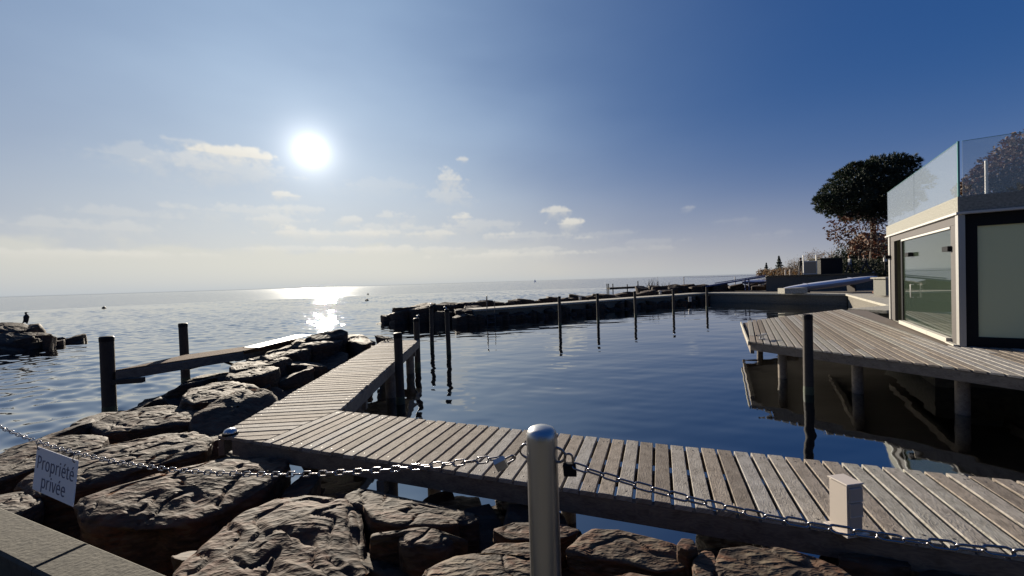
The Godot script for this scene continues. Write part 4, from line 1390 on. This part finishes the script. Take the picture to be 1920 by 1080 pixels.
func bare_tree(at: Vector3, h: float, label: String, leaves: int, s: int, group: String, m: Material, spread := 0.42) -> void:
	rng.seed = s
	var t := thing("shore_tree", label, "tree", at, 0.0, group)
	limb(t, "trunk", Vector3.ZERO, Vector3(rng.randfn() * 0.03 * h, h * 0.55, 0), h * 0.022, h * 0.012, M.bare_twig)
	var ends := []
	for i in 16:
		var a := rng.randf() * TAU
		var b0 := Vector3(0, h * rng.randf_range(0.22, 0.55), 0)
		var e := b0 + Vector3(cos(a) * h * spread * rng.randf_range(0.4, 1.0), h * rng.randf_range(0.12, 0.45), sin(a) * h * spread * rng.randf_range(0.4, 1.0))
		limb(t, "limb", b0, e, h * 0.009, h * 0.003, M.bare_twig, 0.12)
		for k in 3:
			var e2 := e.lerp(b0, rng.randf_range(0.0, 0.5)) + Vector3(rng.randfn(), absf(rng.randfn()), rng.randfn()) * h * 0.11
			limb(t, "twig", e.lerp(b0, rng.randf_range(0.1, 0.5)), e2, h * 0.004, h * 0.0015, M.bare_twig, 0.1)
			ends.append(e2)
		ends.append(e)
	if leaves:
		var pts := []
		for i in leaves:
			pts.append(ends[rng.randi() % ends.size()] + in_ball() * h * 0.11)
		leaf_cloud(pts, m, t, "crown", h * 0.02)

func conifer(at: Vector3, h: float, label: String, s: int) -> void:
	rng.seed = s
	var t := thing("conifer", label, "tree", at)
	limb(t, "trunk", Vector3.ZERO, Vector3(0, h * 0.95, 0), h * 0.03, h * 0.005, M.bark, 0.0)
	var pts := []
	for i in 1500:
		var y := pow(rng.randf(), 0.8)
		var a := rng.randf() * TAU
		var r := (1.0 - y) * 0.26 * (0.7 + 0.5 * sin(y * 40.0 + a * 2.0)) * sqrt(rng.randf()) + 0.01
		pts.append(Vector3(cos(a) * r * h, (0.1 + 0.9 * y) * h, sin(a) * r * h))
	leaf_cloud(pts, M.far_conifer, t, "crown", h * 0.035)

func bush(called: String, at: Vector3, size: Vector3, count: int, leaf: float, m: Material, label: String, s: int, group := "", boxy := false) -> void:
	rng.seed = s
	var t := thing(called, label, "hedge" if boxy else "bush", at, 0.0, group)
	var pts := []
	for i in count:
		var p := Vector3(rng.randf_range(-0.5, 0.5), rng.randf_range(0.0, 1.0), rng.randf_range(-0.5, 0.5)) if boxy else in_ball() * 0.5 + Vector3(0, 0.45, 0)
		p.y *= 1.0 + 0.12 * sin(p.x * 23.0)
		pts.append(p * size)
	leaf_cloud(pts, m, t, "foliage", leaf)
	for k in 3:
		limb(t, "stem", Vector3((k - 1) * size.x * 0.2, 0, 0), Vector3((k - 1) * size.x * 0.3, size.y * 0.7, 0), 0.03, 0.01, M.bark)

func make_pine() -> void:
	rng.seed = 900
	var z := 48.0
	var c := Z(1628, 352, z)
	var base := Vector3(c.x + 0.4, 1.3, c.z)
	var t := thing("umbrella_pine", "tall umbrella pine with broad dense dark green crown behind the pavilion", "tree", base)
	var mid := c - base
	limb(t, "trunk", Vector3.ZERO, Vector3(0.1, mid.y - 1.6, 0), 0.34, 0.24, M.bark, 0.01)
	var lobes := [[1553, 380, 16], [1550, 388, 12], [1568, 358, 20], [1588, 340, 22], [1590, 378, 26], [1612, 324, 22], [1636, 314, 21], [1662, 308, 19], [1688, 308, 16], [1704, 308, 11], [1620, 360, 30], [1648, 346, 32], [1676, 340, 28], [1692, 352, 26], [1600, 398, 16], [1640, 390, 22], [1665, 388, 24], [1568, 397, 12], [1684, 378, 22], [1622, 405, 10], [1650, 408, 10], [1592, 408, 8], [1579, 325, 8], [1600, 312, 8], [1540, 372, 8]]
	for q in lobes:
		var p := Z(q[0], q[1], z + rng.randf_range(-1.6, 1.6)) - base
		limb(t, "limb", Vector3(0.1, mid.y - 2.4 + rng.randf_range(-0.6, 0.6), 0), p, 0.14, 0.03, M.bark, 0.08)
	var v := PackedVector3Array()
	var n := PackedVector3Array()
	var idx := PackedInt32Array()
	for q in lobes:
		var r: float = q[2] * z / F
		var o := Z(q[0], q[1], z) - base
		var tufts := int(150.0 * r * r) + 50
		for k in tufts:
			var d := in_ball()
			var p := o + Vector3(d.x * r, d.y * r * 0.85, d.z * r * 2.1)
			var out := (d + Vector3(0, 0.5, 0)).normalized()
			for e in 9:                                       # a tuft of needles
				var dirv := (out + Vector3(rng.randfn(), rng.randfn(), rng.randfn()) * 0.55).normalized()
				var side := dirv.cross(Vector3(rng.randfn(), rng.randfn(), rng.randfn())).normalized()
				var l := rng.randf_range(0.24, 0.46)
				var i := v.size()
				v.append_array(PackedVector3Array([p - side * 0.055, p + side * 0.055, p + dirv * l]))
				var nn := dirv.cross(side)
				n.append_array(PackedVector3Array([nn, nn, nn]))
				idx.append_array(PackedInt32Array([i, i + 1, i + 2]))
	part(t, "crown", arr(v, n, PackedVector2Array(), idx), M.pine_needles)

func leafy_tree(base: Vector3, lobes: Array, z: float, count: int, leaf: float, trunk_to: Vector3, r: float, label: String, s: int) -> void:
	rng.seed = s
	var t := thing("plane_tree", label, "tree", base)
	limb(t, "trunk", Vector3.ZERO, trunk_to - base, r, r * 0.5, M.bark, 0.05)
	var pts := []
	for q in lobes:
		var o := Z(q[0], q[1], z + rng.randf_range(-1.0, 1.0)) - base
		limb(t, "limb", trunk_to - base, o, r * 0.3, r * 0.08, M.bark, 0.1)
		var rr: float = q[2] * z / F
		for k in int(count * q[3]):
			pts.append(o + in_ball() * Vector3(rr, rr, rr * 1.5))
	leaf_cloud(pts, M.brown_leaves, t, "crown", leaf)

func make_background() -> void:
	var rd: Material = M.rock_dark
	var rb: Material = M.rock_brown
	# land on the right, behind the quay
	var poly := PackedVector2Array([Vector2(18.4, -38.0), Vector2(24.3, -28.7), Vector2(17.9, -18.0), Vector2(15.3, -14.8), Vector2(15.5, -5), Vector2(16, 30), Vector2(260, 30), Vector2(420, -300), Vector2(210, -330), Vector2(150, -236), Vector2(60, -95), Vector2(31, -49), Vector2(21, -46), Vector2(15, -44.5)])
	var tri := Geometry2D.triangulate_polygon(poly)
	var faces := []
	for i in range(0, tri.size(), 3):
		faces.append([v3(poly[tri[i]], 1.28), v3(poly[tri[i + 1]], 1.28), v3(poly[tri[i + 2]], 1.28)])
	for i in poly.size():
		var a := poly[i]
		var b := poly[(i + 1) % poly.size()]
		faces.append([v3(a, 1.28), v3(b, 1.28), v3(b, -1.0), v3(a, -1.0)])
	structure("shore_ground", facets(faces), M.earth)

	# the quay that closes the harbour basin
	var quay := thing("harbour_quay", "long low concrete quay with pale top and dark face across the basin", "quay", Vector3(10, 0, -31))
	var line := [Vector2(-2.3, -24.2), Vector2(3.6, -28.0), Vector2(10.6, -32.7), Vector2(18.2, -37.6), Vector2(23.9, -28.6), Vector2(17.2, -18.2), Vector2(14.4, -17.1)]
	for i in line.size() - 1:
		var a: Vector2 = line[i]
		var b: Vector2 = line[i + 1]
		var d := (b - a).normalized()
		var out := Vector2(d.y, -d.x) if i < 3 else Vector2(-d.y, d.x) * -1.0
		var seg := int(a.distance_to(b) / 2.6) + 1
		for k in seg:
			var p := a.lerp(b, (k + 0.004) / seg) + out * 0.62
			var q := a.lerp(b, (k + 0.996) / seg) + out * 0.62
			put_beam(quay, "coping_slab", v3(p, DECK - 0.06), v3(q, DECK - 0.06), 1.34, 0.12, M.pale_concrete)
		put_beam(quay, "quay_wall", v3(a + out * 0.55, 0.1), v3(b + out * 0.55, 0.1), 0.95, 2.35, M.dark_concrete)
	var toe := thing("quay_rubble", "dark rubble heaped against the foot of the quay wall", "rocks", Vector3(8, 0, -30))
	rng.seed = 333
	for i in 58:
		var t := i / 57.0 * 2.999
		var a: Vector2 = line[int(t)]
		var b: Vector2 = line[int(t) + 1]
		var p := a.lerp(b, t - int(t)) + Vector2(-0.55, 0.75) * rng.randf_range(0.1, 0.6)
		free_rock(toe, Vector3(p.x, rng.randf_range(0.62, 1.12), p.y), rng.randf_range(0.7, 1.3), rng.randf_range(0.6, 1.0), 1.0, i * 0.83, 1500 + i, M.rock_dark, 22, 0.35)
	var lad := thing("swim_ladder", "curved steel swimming ladder at the start of the quay", "ladder", Vector3(-1.55, 0, -24.0))
	for s in [0.0, 0.48]:
		var path := [Vector3(s, -0.9, 0), Vector3(s, 1.2, 0), Vector3(s, 1.9, 0.0), Vector3(s, 2.12, -0.1), Vector3(s, 2.18, -0.3), Vector3(s, 2.05, -0.48), Vector3(s, 1.4, -0.5)] if s == 0.0 else [Vector3(s, -0.9, 0), Vector3(s, 1.2, 0), Vector3(s, 1.85, 0)]
		part(lad, "rail", tube(path, 0.022, false, 8), M.taupe)
	for k in 6:
		put_beam(lad, "rung", lad.position + Vector3(0, -0.3 + 0.28 * k, 0), lad.position + Vector3(0.48, -0.3 + 0.28 * k, 0), 0.04, 0.025, M.taupe)
	var nd := thing("warning_board", "small upright pale board fixed to the quay face", "board", P(1293, 561, 1.05))
	part(nd, "board", block(0.26, 0.42, 0.03, 0.005), M.aluminium, Vector3(0, -0.2, 0.06))
	part(nd, "bolt", rod(0.02, 0.03, 8), M.black_metal, Vector3(0, 0.1, 0.09), Basis(Vector3.RIGHT, PI / 2))
	for q in [[1238, 547, "small grey mooring post on the quay, the inner one"], [1088, 557, "small grey mooring post on the quay, the outer one"]]:
		var mp := thing("mooring_post", q[2], "post", P(q[0], q[1] + 5, DECK))
		part(mp, "post", rod(0.10, 0.34, 12), M.galvanised)
		part(mp, "crossbar", tube([Vector3(-0.18, 0.26, 0), Vector3(0.18, 0.26, 0)], 0.035, false, 8), M.galvanised)

	# rough stone breakwater behind and beyond it
	var bw2 := thing("stone_breakwater", "dark stone breakwater with a sloping end outside the quay", "breakwater", Vector3(-5, 0, -30))
	var tip := [[726, 602, 0.62, 1.2], [737, 595, 0.85, 1.5], [750, 584, 1.25, 1.7], [764, 578, 1.42, 1.8], [748, 602, 0.7, 1.3], [770, 598, 0.7, 1.5], [790, 574, 1.55, 2.0], [815, 572, 1.55, 2.0], [840, 571, 1.55, 2.0], [866, 569, 1.55, 2.0], [892, 568, 1.55, 2.0], [790, 590, 0.85, 1.6], [815, 588, 0.9, 1.6], [840, 587, 0.9, 1.6], [865, 586, 0.95, 1.6], [884, 585, 1.0, 1.6], [902, 588, 0.9, 1.5], [918, 592, 0.75, 1.2], [888, 577, 1.34, 1.5], [716, 606, 0.56, 0.9], [930, 590, 0.7, 1.1]]
	for i in tip.size():
		var q: Array = tip[i]
		free_rock(bw2, P(q[0], q[1], q[2]), q[3] * 1.2, q[3], 1.8, i * 1.2, 60 + i, rd, 30, 0.2)
	free_rock(bw2, Vector3(-3.0, 1.3, -24.6), 1.5, 1.5, 1.6, 0.4, 81, rd, 30, 0.15)
	free_rock(bw2, Vector3(-3.1, 1.05, -23.7), 1.2, 1.0, 1.2, 1.4, 82, rd, 30, 0.25)
	free_rock(bw2, Vector3(-4.2, 1.2, -24.9), 1.6, 1.4, 1.4, 2.4, 83, rd, 30, 0.2)
	rng.seed = 640
	for i in 26:
		var t := i / 25.0
		var front := Vector2(-8.2, -27.2).lerp(Vector2(-2.6, -25.6), t)
		free_rock(bw2, Vector3(front.x + rng.randf_range(-0.4, 0.4), rng.randf_range(0.4, 0.9), front.y + rng.randf_range(-1.2, -0.3)), 1.7, 1.5, 1.4, i * 0.9, 600 + i, rd, 24, 0.35)
	for i in 30:
		var t := i / 29.0
		var p := Vector2(-5.0, -28.0).lerp(Vector2(17.0, -41.5), t)
		free_rock(bw2, Vector3(p.x, 1.42 + 0.12 * sin(i * 1.9) + 0.1 * t, p.y + rng.randf_range(-0.2, 0.2)), 1.7, 1.6, 2.0, i * 1.4, 640 + i, rd, 24, 0.15)

	# embankment of the next plot
	var emb := thing("rock_embankment", "dark rubble embankment with dry plants behind the quay", "rocks", Vector3(20, 0, -44))
	for i in 24:
		var t := i / 23.0
		var px := lerpf(1205.0, 1440.0, t)
		free_rock(emb, Z(px, lerpf(539.0, 536.0, minf(1.0, t * 3.0)) + 2.0 * sin(i * 2.1), 43.0 + sin(i * 1.7)), 1.7, 1.7, 2.2, i * 1.1, 700 + i, rd, 24, 0.3)
	var db := thing("dry_bush", "leafless bush with upright dry stalks on the rubble embankment", "bush", Z(1228, 538, 43))
	rng.seed = 77
	for i in 34:
		var x := rng.randf_range(-0.9, 1.6)
		limb(db, "stalk", Vector3(x, -0.1, rng.randf_range(-0.3, 0.3)), Vector3(x + rng.randfn() * 0.25, rng.randf_range(0.35, 1.15) * (1.0 if x < 0.7 else 0.5), rng.randf_range(-0.3, 0.3)), 0.022, 0.008, M.bare_twig, 0.05)
	var fj := thing("distant_jetty", "small dark wooden jetty with posts beyond the breakwater", "jetty", Z(1170, 540, 55))
	put_beam(fj, "deck", Z(1141, 541, 55), Z(1205, 538, 55), 1.2, 0.28, M.dark_timber)
	for q in [[1138, 532], [1141, 532], [1149, 532], [1176, 533], [1196, 527]]:
		var tp := Z(q[0], q[1], 54.2)
		part(fj, "post", rod(0.07, tp.y + 1.0, 8), M.dark_timber, Vector3(tp.x, -1.0, tp.z) - fj.position)

	# ramp, white rope fence and dinghy
	var rp := thing("boarding_ramp", "dark sloping ramp with handrail rising to the terrace", "ramp", Z(1375, 530, 42))
	put_beam(rp, "deck", Z(1322, 537, 42.5), Z(1436, 518, 40.5), 0.9, 0.14, M.tarp_blue)
	put_beam(rp, "handrail", Z(1340, 531, 42.0), Z(1436, 516, 40.0), 0.08, 0.08, M.tarp_blue)
	for q in [[1397, 522], [1404, 521]]:
		var tp := Z(q[0], q[1], 41.0)
		part(rp, "leg", rod(0.06, tp.y - 1.3, 8), M.tarp_blue, Vector3(tp.x, 1.3, tp.z) - rp.position)
	var wf := thing("rope_fence", "white posts joined by a white rope on the embankment", "fence", Z(1330, 530, 47))
	for q in [1282, 1378]:
		var a := Z(q, 519, 47)
		part(wf, "post", rod(0.055, a.y - 1.4, 10), M.white_paint, Vector3(a.x, 1.4, a.z) - wf.position)
	var rope := []
	for i in 13:
		rope.append(Z(1282 + i * 13.3, 519.2 - i * 0.16 + 0.7 * sin(i / 12.0 * PI * 2.0), 47) - wf.position)
	part(wf, "rope", tube(rope, 0.022, false, 6), M.white_paint)
	boat("white_dinghy", Z(1416, 534, 45) , 2.9, 0.9, 0.55, 0.05, Vector3(1, 0, 0.1), M.hull_white, M.tarp_blue, "white dinghy with a blue panel lying ashore by the ramp")
	boat("covered_rowing_boat", Z(1556, 540, 33.0), 7.2, 1.15, 0.62, 0.085, Z(1640, 520, 32.5) - Z(1475, 541, 33.5), M.hull_white, M.hull_blue, "long white and blue rowing boat lying covered on its trolley")
	var cb := thing("concrete_block", "squat pale concrete block on the quay beside the rowing boat", "block", Z(1486, 550, 31.0))
	part(cb, "block", block(1.75, 0.42, 0.8, 0.02), M.pale_concrete)
	var bd := thing("rust_board", "leaning rust brown board behind the pavilion deck", "board", Z(1655, 550, 26.0))
	put_beam(bd, "board", Z(1642, 548, 26.0), Z(1672, 537, 25.0), 0.5, 0.12, M.rust_board)
	var wb := thing("white_planter", "white rendered box wall beside the pavilion", "wall", Z(1663, 538, 24.0))
	part(wb, "body", block(1.5, 1.0, 0.8, 0.02), M.render_beige, Vector3(0.3, -0.5, 0))
	part(wb, "top", block(1.7, 0.09, 1.0, 0.02), M.pale_concrete, Vector3(0.3, 0.505, 0))

	# raised terrace with people
	var ty := 2.70
	var ter := thing("terrace_wall", "long dark retaining wall of the raised lakeside terrace", "wall", Vector3(30, 0, -40))
	var ta := Z(1436, 516, 39)
	var tb := Z(1640, 514, 37)
	var tc := Vector2(95, -60)
	part(ter, "wall", prism([Vector2(ta.x - 30, ta.z + 40), Vector2(tb.x - 30, tb.z + 40), Vector2(tb.x + 6 - 30, tb.z - 12 + 40), Vector2(ta.x + 10 - 30, ta.z - 14 + 40)], 1.0, ty, 0.03), M.dark_concrete)
	put_beam(ter, "coping", Vector3(ta.x, ty + 0.045, ta.z), Vector3(tb.x, ty + 0.045, tb.z), 0.4, 0.08, M.concrete)
	person(Vector3(Z(1594, 512, 38.6).x, ty, -38.6), PI * 0.9, "person in a pale vest and dark trousers walking on the terrace", 0.22, Color(0.30, 0.30, 0.30), Color(0.02, 0.022, 0.025), false)
	person(Vector3(Z(1624, 512, 38.2).x, ty, -38.2), PI, "person in black clothes striding along the terrace", 0.36, Color(0.012, 0.012, 0.013), Color(0.03, 0.03, 0.035), true)
	person(Vector3(Z(1501, 512, 40.0).x, ty, -40.0), 0.4, "person in dark jacket standing beside the white metal stand", 0.08, Color(0.02, 0.02, 0.025), Color(0.12, 0.12, 0.13), false)
	var wfr := thing("goal_stand", "white metal stand with a tan panel set up on the terrace", "stand", Vector3(Z(1519, 512, 38.5).x, ty, -38.5))
	for s in [-0.62, 0.62]:
		part(wfr, "post", block(0.09, 1.95, 0.09, 0.01), M.white_paint, Vector3(s, 0, 0))
	for y in [0.08, 1.28]:
		part(wfr, "rail", block(1.15, 0.09, 0.07, 0.01), M.white_paint, Vector3(0, y, 0))
	part(wfr, "panel", block(1.14, 1.1, 0.03, 0.005), M.tan_panel, Vector3(0, 0.175, 0))
	var hr := thing("pool_handrail", "pair of short cream posts on the edge of the terrace", "handrail", Vector3(Z(1478, 514, 39.5).x, ty, -39.6))
	for s in [-0.22, 0.22]:
		part(hr, "post", rod(0.05, 0.62, 10), M.cream_shell, Vector3(s, 0, 0))
	var shd := thing("dark_shed", "low dark garden shed with a pale roof edge on the terrace", "shed", Vector3(Z(1548, 512, 41).x, ty, -41))
	part(shd, "walls", block(2.2, 1.6, 1.6, 0.02), M.black_metal)
	part(shd, "roof", block(2.5, 0.08, 1.9, 0.02), M.concrete, Vector3(0, 1.6, 0))
	for k in 3:
		var px := 1576.0 + 36.0 * k
		bush("clipped_hedge", Vector3(Z(px, 512, 43).x, ty - 0.1, -43), Vector3(2.3, 1.5, 1.0), 1500, 0.1, M.dark_hedge, "dark clipped hedge section at the back of the terrace", 820 + k, "hedge sections on the terrace", true)
	var lmp := thing("terrace_lamp", "short post lamp with white head near the pavilion", "lamp", Vector3(Z(1660, 512, 36).x, ty, -36))
	part(lmp, "post", rod(0.05, 1.05, 8), M.black_metal)
	part(lmp, "head", rod(0.13, 0.36, 12), M.white_paint, Vector3(0, 1.05, 0))

	# wooded shore beyond
	make_pine()
	var bz := Z(1612, 500, 46)
	leafy_tree(Vector3(bz.x, 1.3, bz.z), [[1575, 425, 20, 0.8], [1568, 440, 14, 0.6], [1600, 420, 24, 1.0], [1590, 450, 18, 0.8], [1625, 440, 28, 1.4], [1650, 430, 26, 1.4], [1655, 460, 22, 1.2], [1640, 470, 18, 1.0], [1612, 458, 14, 0.7], [1600, 470, 10, 0.5]], 46.0, 190, 0.17, Z(1612, 470, 46), 0.2, "tree with thinning brown autumn leaves below the umbrella pine", 930)
	var p2 := Z(1880, 480, 24)
	leafy_tree(Vector3(p2.x, 1.3, p2.z), [[1812, 355, 16, 1.2], [1830, 345, 20, 1.6], [1858, 330, 26, 1.8], [1890, 315, 34, 2.2], [1915, 290, 30, 2.0], [1935, 270, 34, 1.6], [1850, 362, 26, 2.2], [1900, 350, 34, 2.8], [1930, 340, 30, 2.0], [1850, 305, 14, 0.25], [1880, 285, 16, 0.3], [1835, 318, 10, 0.2], [1905, 262, 14, 0.3]], 24.0, 420, 0.11, Z(1905, 400, 24), 0.24, "brown leaved tree rising behind the pavilion balustrade", 931)
	conifer(Vector3(Z(1437, 505, 230).x, 1.3, -230), 8.0, "small pointed conifer at the tip of the wooded point", 941)
	conifer(Vector3(Z(1461, 505, 215).x, 1.3, -215), 11.0, "taller pointed conifer on the wooded point", 942)
	var shore := [[1448, 200, 4.0], [1472, 170, 5.0], [1484, 130, 6.2], [1496, 120, 6.5], [1512, 110, 7.0], [1527, 105, 7.4], [1541, 100, 7.0], [1556, 95, 7.2], [1570, 90, 7.5]]
	for i in shore.size():
		var q: Array = shore[i]
		bare_tree(Vector3(Z(q[0], 505, q[1]).x, 1.3, -q[1]), q[2], "bare brown tree in the strip of wood along the shore", 260, 950 + i, "bare trees along the shore", M.far_leaves)
	for i in 12:
		var px := 1432.0 + i * 12.0
		var z := lerpf(225.0, 80.0, i / 11.0)
		bush("shore_shrub", Vector3(Z(px, 508, z).x, 1.2, -z), Vector3(z * 0.04, z * (0.022 if i < 3 else 0.026), z * 0.02), 500, z * 0.0022, M.far_leaves, "low brown shrub in the strip of wood along the shore", 970 + i, "shrubs along the shore")
	for i in 5:
		var px := 1590.0 + i * 22.0
		bush("garden_shrub", Vector3(Z(px, 500, 62).x, 1.3, -62), Vector3(5.4, 6.0, 3.0), 2600, 0.18, M.dark_hedge, "large dark shrub behind the terrace hedge", 990 + i, "dark shrubs behind the terrace")
	var hs := thing("lakeside_house", "pale pinkish house half hidden by the trees", "house", Vector3(Z(1634, 500, 88).x, 1.3, -88))
	part(hs, "walls", block(5.5, 8.0, 5.0, 0.05), M.far_wall_pink)
	part(hs, "roof", facets([[Vector3(-3.1, 8.0, 2.8), Vector3(3.1, 8.0, 2.8), Vector3(2.0, 10.0, 0), Vector3(-2.0, 10.0, 0)], [Vector3(3.1, 8.0, -2.8), Vector3(-3.1, 8.0, -2.8), Vector3(-2.0, 10.0, 0), Vector3(2.0, 10.0, 0)], [Vector3(-3.1, 8.0, -2.8), Vector3(-3.1, 8.0, 2.8), Vector3(-2.0, 10.0, 0)], [Vector3(3.1, 8.0, 2.8), Vector3(3.1, 8.0, -2.8), Vector3(2.0, 10.0, 0)]]), M.roof_brown)
	for k in 3:
		for y in [2.6, 5.6]:
			part(hs, "window", block(1.0, 1.5, 0.08, 0.01), M.dark_glass, Vector3(-1.7 + 1.7 * k, y, 2.52))

	# life and floats on the lake
	var bp0 := Z(49, 607, 19.7)
	var bird := thing("cormorant", "dark cormorant standing upright on the low rock spit", "bird", bp0, 0.5)
	var bk := Color(0.016, 0.015, 0.015)
	part(bird, "body", body_mesh([[Vector3(0, 0.14, 0), Vector3(0.02, 0.34, 0), 0.085, 0.10, bk], [Vector3(0.02, 0.34, 0), Vector3(0.03, 0.42, 0), 0.09, 0.05, bk], [Vector3(0.03, 0.42, 0), Vector3(0.0, 0.53, 0), 0.036, 0.03, bk], [Vector3(0.0, 0.54, 0), Vector3(0.03, 0.55, 0), 0.036, 0.032, bk], [Vector3(-0.04, 0.15, 0), Vector3(-0.13, 0.02, 0), 0.05, 0.015, bk], [Vector3(0.02, 0.1, -0.04), Vector3(0.04, 0.0, -0.04), 0.025, 0.016, bk], [Vector3(0.02, 0.1, 0.04), Vector3(0.04, 0.0, 0.04), 0.025, 0.016, bk]], 0.018, 0.03), M.figure)
	part(bird, "beak", tube([Vector3(0.05, 0.552, 0), Vector3(0.11, 0.548, 0), Vector3(0.13, 0.54, 0)], 0.012, false, 8, 0.003), M.beak)
	for q in [[195, 578, "dark float on the lake off the landing platform"], [690, 552, "dark float on the lake to the side of the sun's glitter"], [688, 564, "small dark float nearer the stone breakwater tip"]]:
		var fl := thing("mooring_buoy", q[2], "buoy", P(q[0], q[1], WATER))
		part(fl, "float", lathe([Vector2(0.001, -0.2), Vector2(0.2, -0.12), Vector2(0.3, 0.02), Vector2(0.26, 0.16), Vector2(0.12, 0.26), Vector2(0.05, 0.3), Vector2(0.001, 0.3)], 14), M.black_metal)
		part(fl, "ring", tube([Vector3(-0.05, 0.29, 0), Vector3(-0.04, 0.37, 0), Vector3(0.04, 0.37, 0), Vector3(0.05, 0.29, 0)], 0.015, false, 6), M.galvanised)
	var sb := thing("sailing_boat", "tiny distant sailing boat near the horizon", "boat", Vector3(Z(1003, 526, 900).x, WATER, -900))
	part(sb, "hull", block(6.0, 0.8, 2.0, 0.1), M.hull_white)
	part(sb, "sail", facets([[Vector3(0.2, 1.2, 0), Vector3(0.2, 6.5, 0), Vector3(-2.2, 1.2, 0)], [Vector3(0.5, 1.0, 0.05), Vector3(0.3, 5.5, 0.05), Vector3(2.4, 1.0, 0.05)]]), M.sign_white)
	part(sb, "mast", rod(0.08, 6.6, 8), M.galvanised, Vector3(0.3, 0.5, 0))

func boat(called: String, at: Vector3, len: float, wid: float, high: float, _tilt: float, along: Vector3, hull: Material, cover: Material, label: String) -> void:
	var t := thing(called, label, "boat", at)
	var x := along.normalized()
	var z := x.cross(Vector3.UP).normalized()
	t.basis = Basis(x, z.cross(x), z)
	var v := PackedVector3Array()
	var w := PackedVector3Array()
	var n := 22
	for i in n:
		var u := i / (n - 1.0)
		var s := u * 2.0 - 1.0
		var f := pow(maxf(0.0, 1.0 - pow(absf(s), 2.4)), 0.7) + 0.015
		var sheer := 0.12 * s * s
		for k in 9:
			var a := PI * k / 8.0
			v.append(Vector3(s * len / 2.0, high * (0.62 + sheer) - sin(a) * high * 0.62 * pow(f, 0.5), cos(a) * wid / 2.0 * f))
			w.append(Vector3(s * len / 2.0, high * (0.62 + sheer) + sin(a) * high * 0.38 * f, cos(a) * wid / 2.0 * f * 1.03))
	part(t, "hull", grid(v, n, 9, false, false), cover)
	part(t, "cover", grid(w, n, 9, false, false), hull)
	for s in [-0.25, 0.22]:
		part(t, "chock", block(0.12, 0.5, wid * 0.8, 0.01), M.dark_timber, Vector3(s * len, -0.48, 0))
		part(t, "strap", tube([Vector3(s * len, high * 0.55, wid * 0.52), Vector3(s * len, high * 1.0, wid * 0.25), Vector3(s * len, high * 1.02, -wid * 0.25), Vector3(s * len, high * 0.55, -wid * 0.52)], 0.018, false, 6), M.tarp_blue)

func _ready() -> void:
	rng.seed = 1
	var cam := Camera3D.new()
	cam.name = "camera"
	add_child(cam)
	cam.position = EYE
	cam.basis = view
	cam.fov = rad_to_deg(2.0 * atan(540.0 / F))
	cam.near = 0.05
	cam.far = 60000.0
	cam.current = true
	sun_dir = ray(583, 283).normalized()
	var sky_mat := PanoramaSkyMaterial.new()
	sky_mat.panorama = make_sky()
	var sky := Sky.new()
	sky.sky_material = sky_mat
	var env := Environment.new()
	env.background_mode = Environment.BG_SKY
	env.sky = sky
	env.tonemap_mode = Environment.TONE_MAPPER_LINEAR
	env.tonemap_exposure = EXPOSURE
	env.sdfgi_enabled = true
	env.ssao_enabled = true
	env.ssil_enabled = true
	var we := WorldEnvironment.new()
	we.name = "environment"
	we.environment = env
	add_child(we)
	var sun := DirectionalLight3D.new()
	sun.name = "sun"
	sun.light_energy = 1.6
	sun.light_color = Color(1.0, 0.95, 0.87)
	sun.light_angular_distance = 0.6
	sun.shadow_enabled = true
	add_child(sun)
	sun.look_at_from_position(sun_dir * 100.0, Vector3.ZERO)
	make_water()
	make_materials()
	make_promenade()
	make_rocks()
	make_boardwalk()
	make_jetty()
	make_piles()
	make_platform()
	make_large_deck()
	make_added_hedge()
	make_fence()
	make_pavilion()
	make_background()
